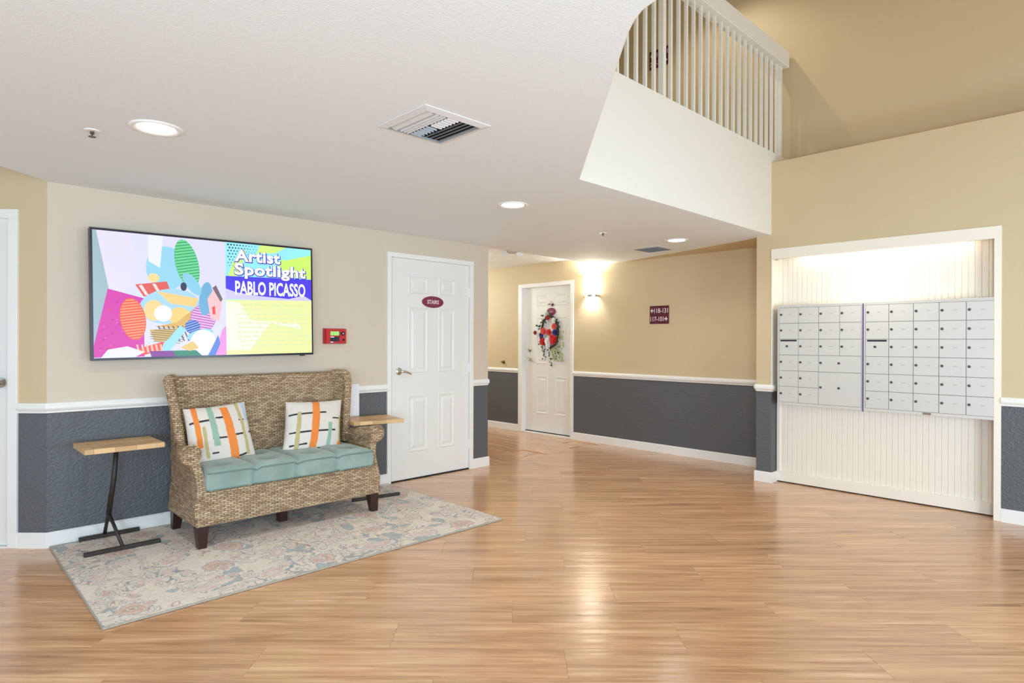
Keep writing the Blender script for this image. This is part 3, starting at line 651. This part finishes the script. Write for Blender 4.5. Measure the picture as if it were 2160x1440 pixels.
# ------------------------------------------------------------------ SETTEE
SX, SY = 1.883, 4.40; ZR = .0125
st = empty('wicker_settee', (SX, SY, ZR), 'high-backed brown wicker settee with rolled arms and dark tapered legs', 'sofa')
L3 = lambda x, y, z: (x - SX, y - SY, z - ZR)
def wk(name, mb, mat='wicker', sm=40): return mesh_obj(name, mb, mat, st, smooth=sm, boxuv=True)
# base apron
fr_ = lambda z: .648 - .06 * min(1, max(0, (z - .155) / .1)) ** .6 + .0 * z
rings = []
for z, o, yf in ((.150, .640, 4.034), (.165, .648, 4.03), (.21, .634, 4.03), (.27, .622, 4.032), (.36, .600, 4.036)):
    rings.append([L3(SX - o, yf, z), L3(SX - o * .5, yf - .004, z), L3(SX, yf - .006, z), L3(SX + o * .5, yf - .004, z), L3(SX + o, yf, z), L3(SX + o + .004, 4.3, z), L3(SX + o, 4.62, z), L3(SX - o, 4.62, z), L3(SX - o - .004, 4.3, z)])
wk('seat_base', MB().loft(rings))
yfr = lambda z: 4.030 + .058 * (lambda q: q * q * (3 - 2 * q))(min(1, max(0, (z - .30) / .24)))
for sg in (-1, 1):
    prof = [(.575, .20), (.580, .36), (.588, .46), (.600, .515)]
    cxs, czs, rs = .659, .592, .062
    for k in range(15):
        a = math.radians(222 - k * 18.5); prof.append((cxs + rs * math.cos(a), czs + rs * math.sin(a)))
    prof += [(.652, .515), (.640, .46), (.634, .40), (.640, .34), (.655, .27), (.652, .20)]
    ns = [0, .03, .12, .3, .5, .7, .86, 1]
    rings = []
    for s in ns:
        rg_ = []
        for (o, z) in prof:
            y = yfr(z) + (4.64 - yfr(z)) * s; zz = z - .085 * s * max(0, min(1, (z - .36) / .16)); o = o - s * min(max(0, o - (.618 if z > .3 else .63)), .095)
            ins = .006 if s == 0 else 0
            if s == 0 : oc = .63; o = o + (oc - o) * .06
            rg_.append(L3(SX + sg * o, y, zz))
        rings.append(rg_)
    wk('arm', MB().loft(rings))
    # scroll edge cord on the front
    pts = [L3(SX + sg * (cxs + (rs - .004) * math.cos(a)), yfr(.592) - .003, czs + (rs - .004) * math.sin(a)) for a in [2 * PI * k / 22 for k in range(23)]]
    wk('scroll_cord', MB().tube(pts, .0055, 6), 'wicker_roll')
    # wing
    def wing(sb, s):    # sb 0 back..1 front, s 0 bottom..1 top
        z = .50 + .535 * s; y0 = 4.575 + .095 * s; y1 = 4.455 + .085 * s; c1 = .574 + .072 * s ** 1.2
        if s > .8: y1 += .02 * ((s - .8) / .2) ** 2; c1 -= .006 * ((s - .8) / .2) ** 2
        return (SX + sg * (.560 + .02 * s + (c1 - .560 - .02 * s) * sb), y0 + (y1 - y0) * sb, z)
    gs = [[wing(i / 6, k / 10) for i in range(7)] for k in range(11)]
    mb = MB()
    rings = [[L3(*p) for p in row] + [L3(p[0] + sg * .042, p[1], p[2]) for p in row[::-1]] for row in gs]
    wk('wing', mb.loft(rings))
    er = [L3(p[0] + sg * .021, p[1] - .004, p[2]) for p in [gs[k][6] for k in range(1, 10)]] + [L3(gs[10][i][0] + sg * .021, gs[10][i][1], gs[10][i][2] - (.012 if i == 6 else 0.002)) for i in (6, 5, 4, 2, 0)]
    wk('wing_roll', MB().tube(er, .031, 12), 'wicker_roll')
# back
rings = []
for z, yb in ((.34, 4.535), (.50, 4.56), (.70, 4.598), (.90, 4.632), (1.015, 4.652)):
    rings.append([L3(SX + o, yb + .012 * (1 - abs(o) / .62), z) for o in np.linspace(-.62, .62, 13)] + [L3(SX + o, yb + .06, z) for o in np.linspace(.62, -.62, 13)])
wk('backrest', MB().loft(rings))
wk('top_roll', MB().tube([L3(SX + o, 4.684, 1.015) for o in np.linspace(-.63, .63, 15)], .030, 12), 'wicker_roll')
def sleg(x, y, dx, dy, top=.036, bot=.024):
    r = lambda h, z, ox, oy: [L3(x + ox - h, y + oy - h, z), L3(x + ox + h, y + oy - h, z), L3(x + ox + h, y + oy + h, z), L3(x + ox - h, y + oy + h, z)]
    mesh_obj('leg', MB().loft([r(top, .155, 0, 0), r(bot, ZR + .001, dx, dy)]), 'leg', st)
sleg(1.279, 4.070, .0, -.004); sleg(2.487, 4.070, .012, -.004); sleg(1.290, 4.585, -.004, .03); sleg(2.476, 4.585, .004, .03); sleg(1.885, 4.285, 0, 0, .034, .027)

# seat cushion
cu = empty('seat_cushion', (SX, 4.29, .366), 'teal tufted seat cushion with piped edges on the wicker settee', 'cushion')
def cushion():
    bm = bmesh.new(); nx, ny, nz = 84, 36, 8; LX, LY, Hc = 1.165, .548, .108
    P = {}
    def vert(i, j, k):
        if (i, j, k) in P: return P[(i, j, k)]
        a, c, e = i / nx * 2 - 1, j / ny * 2 - 1, k / nz * 2 - 1
        x = a * LX / 2; y = c * LY / 2; edge = (1 - abs(a) ** 10) * (1 - abs(c) ** 8); z = Hc * (k / nz)
        if e > .99:
            z += .034 * edge ** .5
            for tx in (-.45, -.15, .15, .45):
                for ty in (-.12, .10): d2 = ((x - tx) ** 2 + ((y - ty) * 1.1) ** 2) ** .5; z -= .036 * math.exp(-(d2 / .06) ** 2) + .012 * math.exp(-(d2 / .015) ** 2)
            for tx in (-.29, 0, .29): z -= .020 * math.exp(-((x - tx + .02 * y) / .02) ** 2)
        bul = 1 + .012 * (1 - e * e)
        pin = sum(.017 * math.exp(-((x - tx) / .022) ** 2) for tx in (-.29, 0, .29)) if abs(c) > .99 else 0
        y = y * bul; y -= math.copysign(pin + .006 * math.sin(x * 21) * (1 - e * e), y) if abs(c) > .99 else 0
        rnd = .014
        if abs(a) > .97: y *= 1 - .03 * (abs(a) - .97) / .03
        P[(i, j, k)] = bm.verts.new((x * bul if abs(a) > .99 else x, y, z)); return P[(i, j, k)]
    for i in range(nx):
        for j in range(ny):
            bm.faces.new((vert(i, j, nz), vert(i + 1, j, nz), vert(i + 1, j + 1, nz), vert(i, j + 1, nz))); bm.faces.new((vert(i, j, 0), vert(i, j + 1, 0), vert(i + 1, j + 1, 0), vert(i + 1, j, 0)))
    for k in range(nz):
        for i in range(nx):
            bm.faces.new((vert(i, 0, k), vert(i + 1, 0, k), vert(i + 1, 0, k + 1), vert(i, 0, k + 1))); bm.faces.new((vert(i, ny, k), vert(i, ny, k + 1), vert(i + 1, ny, k + 1), vert(i + 1, ny, k)))
        for j in range(ny):
            bm.faces.new((vert(0, j, k), vert(0, j, k + 1), vert(0, j + 1, k + 1), vert(0, j + 1, k))); bm.faces.new((vert(nx, j, k), vert(nx, j + 1, k), vert(nx, j + 1, k + 1), vert(nx, j, k + 1)))
    top = [P[(i, 0, nz)].co.copy() for i in range(nx + 1)]; bot = [P[(i, 0, 0)].co.copy() for i in range(0, nx + 1, 4)]
    mb = MB().bm(bm); mesh_obj('cover', mb, 'teal', cu, smooth=60)
    mesh_obj('piping', MB().tube([(p.x, p.y - .001, p.z - .001) for p in top[::2]], .0045, 6), 'piping', cu, smooth=True)
    mesh_obj('piping', MB().tube([(p.x, p.y - .001, p.z + .004) for p in bot], .004, 6), 'piping', cu, smooth=True)
cushion()

# throw pillows: printed stripes as a colour per vertex
OR, GN, OL, BK, WH, BL = (238, 138, 64), (154, 182, 162), (192, 178, 126), (56, 50, 56), (224, 215, 203), (190, 204, 220)
def pillow(corners, stripes, lines, label, th=.075):
    N = 150; u = np.linspace(0, 1, N); U, V = np.meshgrid(u, u)
    TL, TR, BR, BL_ = (np.array(c) for c in corners)
    P = (TL * ((1 - U) * V)[..., None] + TR * (U * V)[..., None] + BR * (U * (1 - V))[..., None] + BL_ * ((1 - U) * (1 - V))[..., None])
    nrm = np.cross(TR - TL, BL_ - TL); nrm /= np.linalg.norm(nrm)
    if nrm[1] > 0: nrm = -nrm
    a = 2 * U - 1; c = 2 * V - 1
    ctr = (TL + TR + BR + BL_) / 4
    P = P + ((ctr - P) * (.055 * ((1 - a ** 2) * (np.abs(c) ** 3) + (1 - c ** 2) * (np.abs(a) ** 3)))[..., None]) * np.array([1, 1, 1])
    bulge = th * (np.clip((1 - a ** 2) * (1 - c ** 2), 0, 1)) ** .42
    wr_ = .004 * (vnoise(U * 1.0, V * 1.0, .12, 31) - .5) * 2 * (1 - np.abs(a) ** 4)
    front = P + nrm * (bulge + wr_)[..., None]; back = P - nrm * (bulge * .8)[..., None]
    C = np.zeros((N, N, 3)); C[:] = lin(WH)
    jit = .006 * (vnoise(U, V, .2, 5) - .5)
    for (v, h0, h1, bend) in lines:
        m = (np.abs(V - (v + bend * (U - .5) ** 2)) < .0155) & (U > h0) & (U < h1); C[m] = lin(BK)
    for (u0, u1, v0, v1, col, sh) in stripes:
        uu = U + jit - sh * (V - .5); m = (uu > u0) & (uu < u1) & (V > v0) & (V < v1); C[m] = lin(col)
    V3 = np.concatenate([front.reshape(-1, 3), back.reshape(-1, 3)]); org = np.array([ctr[0], ctr[1], min(BR[2], BL_[2])])
    idx = np.arange(N * N).reshape(N, N); F = np.concatenate([np.stack([idx[:-1, :-1], idx[:-1, 1:], idx[1:, 1:], idx[1:, :-1]], -1).reshape(-1, 4), (np.stack([idx[:-1, :-1], idx[1:, :-1], idx[1:, 1:], idx[:-1, 1:]], -1) + N * N).reshape(-1, 4)])
    me = bpy.data.meshes.new('pillow'); me.from_pydata((V3 - org).tolist(), [], F.tolist())
    at = me.color_attributes.new('Col', 'FLOAT_COLOR', 'POINT'); CC = np.concatenate([C.reshape(-1, 3), np.tile(lin(WH), (N * N, 1))]); at.data.foreach_set('color', np.concatenate([CC, np.ones((2 * N * N, 1))], 1).ravel())
    me.materials.append(MAT['pillow']); me.polygons.foreach_set('use_smooth', [True] * len(F)); me.update()
    o = bpy.data.objects.new('throw_pillow', me); COL.objects.link(o); o.location = org
    tag(o, label, 'pillow', 'throw pillows on the settee')
pillow([(1.295, 4.50, .835), (1.712, 4.53, .858), (1.735, 4.35, .455), (1.285, 4.325, .455)],
       [(.10, .18, .28, 1, OR, -.04), (.20, .25, .1, .62, OL, -.04), (.33, .42, .28, 1, GN, -.05), (.55, .68, -.1, .93, OR, -.07), (.81, .87, .1, 1, OL, -.05), (.91, .98, .66, 1, BL, -.04)],
       [(.72, .03, .37, 0), (.74, .42, .56, .2), (.66, .78, .88, .1), (.67, .95, 1, .1), (.40, .33, .55, .2), (.42, .68, .82, .2), (.42, .93, 1, .2), (.17, .30, .40, 0), (.05, .47, .58, .1), (.06, .68, .88, .5)],
       'white throw pillow with orange and sage stripes leaning at the left arm')
pillow([(2.005, 4.50, .836), (2.462, 4.49, .826), (2.365, 4.33, .452), (1.905, 4.34, .462)],
       [(.16, .23, .06, .76, OL, .02), (.41, .54, 0, .985, OR, .03), (.71, .78, .02, .52, GN, .02), (.93, 1.0, .15, .66, OL, -.02), (.915, 1.0, .0, .15, OR, 0)],
       [(.72, .03, .66, 0), (.60, .78, .93, 0), (.37, .05, .85, -.02), (.15, .08, .36, -.1), (.045, .55, .90, .15)],
       'white throw pillow with one central orange stripe at the right arm')

# ------------------------------------------------------------------ SIDE TABLES
def side_table(loc, rz, label, topz=.655):
    t = empty('side_table', loc, label, 'table', 'wood and iron side tables', rz); z0 = loc[2]; T = topz - z0
    mesh_obj('tabletop', MB().box(-.212, .212, -.178, .178, T - .030, T, c=.002), 'table', t)
    mesh_obj('floor_bar', MB().box(-.204, .204, -.127, -.103, 0, .024, c=.003), 'iron', t)
    mesh_obj('floor_bar', MB().box(-.17, .17, .235, .259, 0, .024, c=.003), 'iron', t)
    J = Vector((-.045, .055, .19))
    mesh_obj('pole', MB().tube([(-.008, .03, T - .03), (-.02, .04, .42), J], [.0135, .015, .016], 10), 'iron', t, smooth=True)
    mesh_obj('brace', MB().tube([J + Vector((0, 0, .01)), (-.004, -.112, .02)], .0105, 8), 'iron', t, smooth=True)
    mesh_obj('brace', MB().tube([J + Vector((0, 0, .01)), (-.03, .247, .02)], .0105, 8), 'iron', t, smooth=True)
side_table((.925, 4.480, ZR + .001), 0, 'wooden-topped side table on black iron legs left of the settee')
side_table((2.728, 4.475, ZR + .001), math.radians(-10), 'wooden-topped side table on black iron legs behind the right arm')
t = empty('printed_page', (2.772, 4.7455, .645), 'white printed page hanging from the chair rail behind the right side table', 'paper')
mesh_obj('page', MB().box(-.216, 0, -.0006, .0006, 0, .280), 'paper', t)
for z, a, c in ((.212, -.115, -.08), (.192, -.115, -.09), (.152, -.125, -.075), (.132, -.125, -.075), (.087, -.125, -.095), (.067, -.125, -.085)): mesh_obj('print_line', MB().box(a, c, -.0011, -.0006, z, z + .005), 'ink', t)

# ------------------------------------------------------------------ TELEVISION
TVW, TVH, TX, TZ = 1.500, .853, .810, 1.165
tv = empty('television', (TX, yL - .10, TZ), 'large wall-mounted television showing an artist spotlight slide', 'television'); tv.rotation_euler = (0, math.radians(-.85), 0)
bz = .014
mesh_obj('casing', MB().box(0, TVW, .004, .045, 0, TVH, c=.003), 'black', tv)
mesh_obj('bezel', MB().box(0, TVW, -.004, .006, 0, .016).box(0, TVW, -.004, .006, TVH - bz, TVH).box(0, bz, -.004, .006, .016, TVH - bz).box(TVW - bz, TVW, -.004, .006, .016, TVH - bz), flat('bezel_gloss', (34, 30, 44), .25), tv)
mesh_obj('wall_mount', MB().box(.4, 1.1, .045, .098, .2, .62), 'black', tv)
mesh_obj('sensor', MB().box(1.39, 1.43, -.002, .01, -.008, 0), 'black', tv)
def em(c, s=1.0):
    key = ('em',) + tuple(c) + (s,)
    if key not in MAT:
        n = NT('screen_%d_%d_%d' % tuple(c)); n.b.inputs['Base Color'].default_value = (0.01, .01, .01, 1); n.b.inputs['Emission Color'].default_value = (*lin(c), 1); n.b.inputs['Emission Strength'].default_value = s; n.b.inputs['Roughness'].default_value = .3
        MAT[key] = n.m
    return key
scr = MB(); smats = []; depth = [0]
def mi(c):
    k = em(c)
    if k not in smats: smats.append(k)
    return smats.index(k)
def poly(pts, c):
    depth[0] += 1; y = -.0002 - depth[0] * .00004
    P = []
    for (x, z) in pts: P.append((min(max(x, bz), TVW - bz), y, min(max(z, .016), TVH - bz)))
    scr.add(P, [tuple(range(len(P)))], mi(c))
def tri(v, f, c):
    depth[0] += 1; y = -.0002 - depth[0] * .00004; scr.add([(x, y, z) for x, z in v], f, mi(c))
def ell(x, z, rx_, rz_, c, rot=0, a0=0, a1=360, n=28):
    ca, sa = math.cos(math.radians(rot)), math.sin(math.radians(rot)); pts = []
    for k in range(n + (0 if a1 - a0 >= 360 else 1)):
        a = math.radians(a0 + (a1 - a0) * k / n); px, pz = rx_ * math.cos(a), rz_ * math.sin(a); pts.append((x + px * ca - pz * sa, z + px * sa + pz * ca))
    poly(pts, c)
def stripes(x, z, rx_, rz_, rot, n, c, w, ang=0):
    """bands across an ellipse"""
    cr_, sr_ = math.cos(math.radians(rot)), math.sin(math.radians(rot))
    for k in range(n):
        q = -1 + 2 * (k + .5) / n; hw_ = math.sqrt(1 - q * q); pts = []
        for (e, s_) in ((-hw_, -w), (hw_, -w), (hw_, w), (-hw_, w)):
            px, pz = e * rx_ * .98, (q + s_) * rz_; pts.append((x + px * cr_ - pz * sr_, z + px * sr_ + pz * cr_))
        poly(pts, c)
# left half: a generic abstract composition in the slide's colours
poly([(0, 0), (.835, 0), (.835, TVH), (0, TVH)], (222, 222, 246))
poly([(.01, TVH), (.035, TVH), (.10, .47), (.012, .10)], (160, 186, 196)); poly([(.035, TVH), (.1, .47), (.2, .44), (.25, .62), (.22, TVH)], (228, 222, 240))
poly([(.095, .465), (.30, .41), (.30, .02), (.012, .02), (.015, .10)], (214, 40, 170))
for k in range(46): x = .03 + .24 * random.random(); z = .04 + .36 * random.random(); poly([(x, z), (x + .012, z + .002), (x + .010, z + .010), (x - .002, z + .008)], random.choice([(232, 80, 196), (176, 20, 140), (226, 60, 120)])) if z < .43 - (x - .1) * .3 and x > .012 + (z - .1) * .22 else None
ell(.44, .62, .125, .15, (150, 214, 240)); ell(.57, .66, .075, .17, (56, 176, 116), 12); stripes(.57, .66, .075, .17, 12, 17, (120, 220, 150), .03)
poly([(.33, .84), (.42, .84), (.40, .62), (.33, .66)], (236, 238, 252)); ell(.36, .55, .035, .03, (250, 220, 150))
poly([(.25, .50), (.44, .53), (.46, .47), (.30, .42)], (226, 86, 76)); poly([(.27, .495), (.29, .50), (.33, .43), (.31, .43)], (250, 220, 220)); poly([(.35, .51), (.37, .512), (.40, .455), (.38, .455)], (250, 220, 220))
ell(.46, .36, .19, .12, (170, 214, 242), 8); poly([(.38, .46), (.64, .42), (.62, .36), (.46, .38)], (250, 208, 128)); ell(.36, .33, .06, .07, (250, 214, 140)); ell(.52, .29, .07, .065, (250, 208, 120), -15); ell(.415, .31, .055, .055, (252, 246, 250)); ell(.55, .28, .045, .05, (252, 246, 238), 0, -120, 60)
ell(.235, .27, .075, .14, (246, 92, 50), 8); stripes(.235, .27, .072, .135, 8, 15, (255, 170, 130), .022)
poly([(.36, .22), (.58, .20), (.66, .30), (.60, .34), (.50, .25)], (222, 176, 88))
for k in range(7): poly([(.38 + k * .03, .225), (.388 + k * .03, .225), (.43 + k * .03, .12), (.422 + k * .03, .12)], (70, 56, 84))
poly([(.33, .20), (.56, .21), (.47, .12), (.36, .12)], (206, 176, 92)); stripes(.44, .15, .11, .06, -6, 8, (96, 74, 92), .03)
ell(.67, .28, .085, .10, (196, 110, 196), -10); stripes(.67, .28, .083, .098, -10, 11, (246, 214, 246), .03); ell(.60, .22, .05, .05, (58, 92, 190), 20); stripes(.60, .22, .05, .05, 20, 6, (180, 206, 250), .04)
ell(.69, .42, .045, .12, (110, 176, 214), -6); ell(.60, .52, .04, .09, (140, 206, 236), 35); ell(.545, .50, .02, .03, (40, 44, 84))
poly([(.70, .42), (.76, .52), (.80, .40), (.78, .26), (.72, .28)], (240, 196, 200)); poly([(.735, .50), (.76, .52), (.805, .42), (.79, .40)], (120, 96, 110)); poly([(.73, .36), (.75, .37), (.755, .31), (.735, .31)], (236, 70, 70))
poly([(.34, .06), (.45, .05), (.56, .20), (.52, .23), (.44, .13)], (156, 222, 246)); ell(.65, .165, .09, .035, (150, 214, 240), 15); ell(.67, .11, .085, .09, (240, 240, 252)); poly([(.22, .06), (.42, .12), (.40, .06), (.30, .03)], (248, 80, 60))
for k in range(6): poly([(.25 + k * .028, .10), (.262 + k * .028, .10), (.272 + k * .028, .045), (.26 + k * .028, .045)], (255, 190, 170))
poly([(.33, .055), (.52, .055), (.50, .016), (.34, .016)], (132, 40, 150)); poly([(.47, .055), (.62, .055), (.66, .016), (.49, .016)], (30, 130, 96)); poly([(.05, .016), (.09, .07), (.20, .09), (.30, .05), (.24, .016)], (234, 234, 250))
poly([(.52, .075), (.60, .12), (.64, .07), (.58, .05)], (232, 196, 110)); poly([(.74, .016), (.80, .20), (.835, .24), (.835, .016)], (236, 150, 224)); poly([(.70, .016), (.77, .16), (.785, .10), (.75, .016)], (90, 130, 220))
# right half
poly([(.828, .016), (TVW, .016), (TVW, TVH), (.828, TVH)], (150, 236, 248))
poly([(.83, .55), (.88, .70), (.98, .80), (.92, .60)], (214, 250, 130)); poly([(1.08, TVH), (1.28, TVH), (1.2, .79), (1.05, .77)], (214, 250, 130)); poly([(1.24, .74), (TVW, .80), (TVW, .60), (1.2, .62)], (208, 250, 110)); poly([(1.26, .735), (1.3, TVH), (TVW, TVH), (TVW, .795)], (150, 240, 240))
for i in range(10):
    for k in range(8):
        s = .0075 - .00045 * i - .0005 * k
        if s > .002: ell(.846 + i * .0215 + (k % 2) * .0107, TVH - .03 - k * .022, s, s, (50, 60, 100), 0, n=6)
poly([(.826, .43), (TVW, .43), (TVW, .60), (.826, .592)], (72, 52, 236))
poly([(.826, .50), (.90, .475), (1.05, .455), (1.3, .44), (1.42, .47), (TVW, .435), (TVW, .424), (.826, .424)], (214, 206, 250))  # pale glare painted into the slide between blue band and yellow panel
poly([(.826, .016), (TVW, .016), (TVW, .43), (.826, .418)], (238, 252, 168)); poly([(.826, .05), (1.0, .05), (1.15, .25), (1.4, .20), (1.38, .25), (1.0, .27), (.93, .40), (.826, .41)], (250, 255, 225))
BLUE = (54, 40, 190)
for body, x0, x1, z0, z1 in (('Artist', .892, 1.236, .700, .790), ('Spotlight', .890, 1.442, .576, .690)):
    v, f = fit_text(body, x0, x1, z0, z1, .070, pad=.036, spacing=1.06); tri(v, f, BLUE)
    v, f = fit_text(body, x0, x1, z0, z1, .034, pad=.036, spacing=1.06); tri([(x - .002, z + .003) for x, z in v], f, (252, 252, 255))
v, f = fit_text('PABLO PICASSO', .892, 1.436, .458, .562, .030); tri(v, f, (246, 252, 226))
v, f = fit_text('Seated Woman, Marie-Therese (1937)', .925, 1.440, .373, .398, 0.0); tri(v, f, (206, 216, 176))
for k in range(9):
    z = .345 - k * .0335; x = .90 + random.uniform(0, .04); xe = 1.45 - random.uniform(0, .04)
    while x < xe:
        w = random.uniform(.02, .06); poly([(x, z), (x + w, z), (x + w, z + .010), (x, z + .010)], (226, 236, 186)); x += w + .014
mesh_obj('screen', scr, smats, tv)

# ------------------------------------------------------------------ DOOR WREATH
wr0 = empty('door_wreath', (6.349, 5.735, 1.43), 'oval wreath of red, white and blue flowers with trailing vines on the apartment door', 'wreath')
mesh_obj('vine_ring', MB().tube([(-.03 + .006 * math.sin(7 * a), .155 * math.cos(a) + .008 * math.sin(9 * a), .215 * math.sin(a) + .008 * math.cos(11 * a)) for a in [2 * PI * k / 40 for k in range(41)]], .016, 7), flat('vine_brown', (64, 50, 40), .8), wr0, smooth=True)
def bloom(y, z, r, c, x=-.045):
    mb = MB()
    for ring, (nP, rr_, hh) in enumerate(((7, r, .0), (6, r * .7, .014), (4, r * .4, .024))):
        for k in range(nP):
            a = 2 * PI * k / nP + ring * .5; ca, sa = math.cos(a), math.sin(a); w = rr_ * .55
            pts = [(0, 0, 0), (rr_ * .5, -w, .006), (rr_, -w * .5, .004), (rr_ * 1.05, 0, .008), (rr_, w * .5, .004), (rr_ * .5, w, .006)]
            mb.add([(x - hh - p[2], y + p[0] * ca - p[1] * sa, z + p[0] * sa + p[1] * ca) for p in pts], [(0, 1, 2, 3), (0, 3, 4, 5)])
    nm = 'bloom_%d_%d_%d' % c
    if nm not in MAT: MAT[nm] = flat(nm, c, .7)
    mesh_obj('flower', mb, nm, wr0)
RD, WT, NV = (206, 26, 34), (236, 234, 228), (34, 40, 120)
for y, z, r, c in ((.02, .20, .038, (176, 50, 50)), (.105, .01, .05, (226, 74, 60)), (0, -.005, .045, (214, 38, 36)), (-.095, .075, .042, (226, 80, 66)), (.12, -.135, .055, RD), (-.075, -.105, .07, RD), (.03, -.13, .055, WT), (.02, -.19, .045, WT), (-.11, -.01, .045, NV), (.15, -.05, .04, NV), (.165, -.055, .03, WT), (-.085, .16, .036, WT), (.04, .245, .034, (188, 214, 190)), (.262, -.01, .03, (160, 40, 40))): bloom(y, z, r, c)
lv = MB(); lvb = MB()
def leafm(mb, y, z, L, a, x=-.03):
    ca, sa = math.cos(a), math.sin(a); pts = [(0, 0, 0), (L * .4, L * .28, .008), (L, 0, 0), (L * .4, -L * .28, .008)]
    mb.add([(x - p[2], y + p[0] * ca - p[1] * sa, z + p[0] * sa + p[1] * ca) for p in pts], [(0, 1, 2, 3)])
for k in range(70):
    a = random.uniform(0, 2 * PI); leafm(lv, .16 * math.cos(a) + random.uniform(-.02, .02), .21 * math.sin(a), random.uniform(.03, .055), random.uniform(0, 6.28), random.uniform(-.05, -.02))
for (y0, z0, y1, z1, n) in ((.12, -.2, .10, -.38, 22), (.0, -.22, -.03, -.49, 18), (-.13, -.2, -.13, -.37, 12), (.17, .05, .27, .09, 8), (.10, .2, .14, .25, 6), (.16, -.1, .19, -.18, 6)):
    for k in range(n):
        t_ = k / n; leafm(lv, y0 + (y1 - y0) * t_ + random.uniform(-.035, .035) * (1 - .5 * t_), z0 + (z1 - z0) * t_, random.uniform(.025, .045), random.uniform(0, 6.28))
for k in range(34): leafm(lvb, -.15 - random.uniform(0, .10), random.uniform(-.42, .02) , random.uniform(.03, .06), random.uniform(-2.4, -.6))
for k in range(14): leafm(lvb, -.09 + random.uniform(-.04, .04), -.2 - .012 * k, .06, -PI / 2 + random.uniform(-.4, .4))
tag(mesh_obj('foliage', lv, flat('ivy_green', (52, 72, 50), .7), wr0), kind='stuff')
tag(mesh_obj('pale_foliage', lvb, flat('fern_green', (158, 176, 112), .7), wr0), kind='stuff')
t = empty('door_ornament', (6.350, 5.735, 1.815), 'small pale triangular ornament with a dark bow above the number plate', 'ornament')
mesh_obj('figure', MB().loft([[(-.004, .0, .055), (-.004, -.045, -.03), (-.004, .045, -.03)], [(-.012, .0, .05), (-.012, -.04, -.027), (-.012, .04, -.027)]]), flat('ornament_pink', (226, 206, 196), .7), t)
mesh_obj('bow', MB().box(-.016, -.012, -.055, -.01, -.012, .004).box(-.016, -.012, .01, .05, -.006, .006).box(-.016, -.012, -.04, -.02, -.03, -.012), 'dark', t)
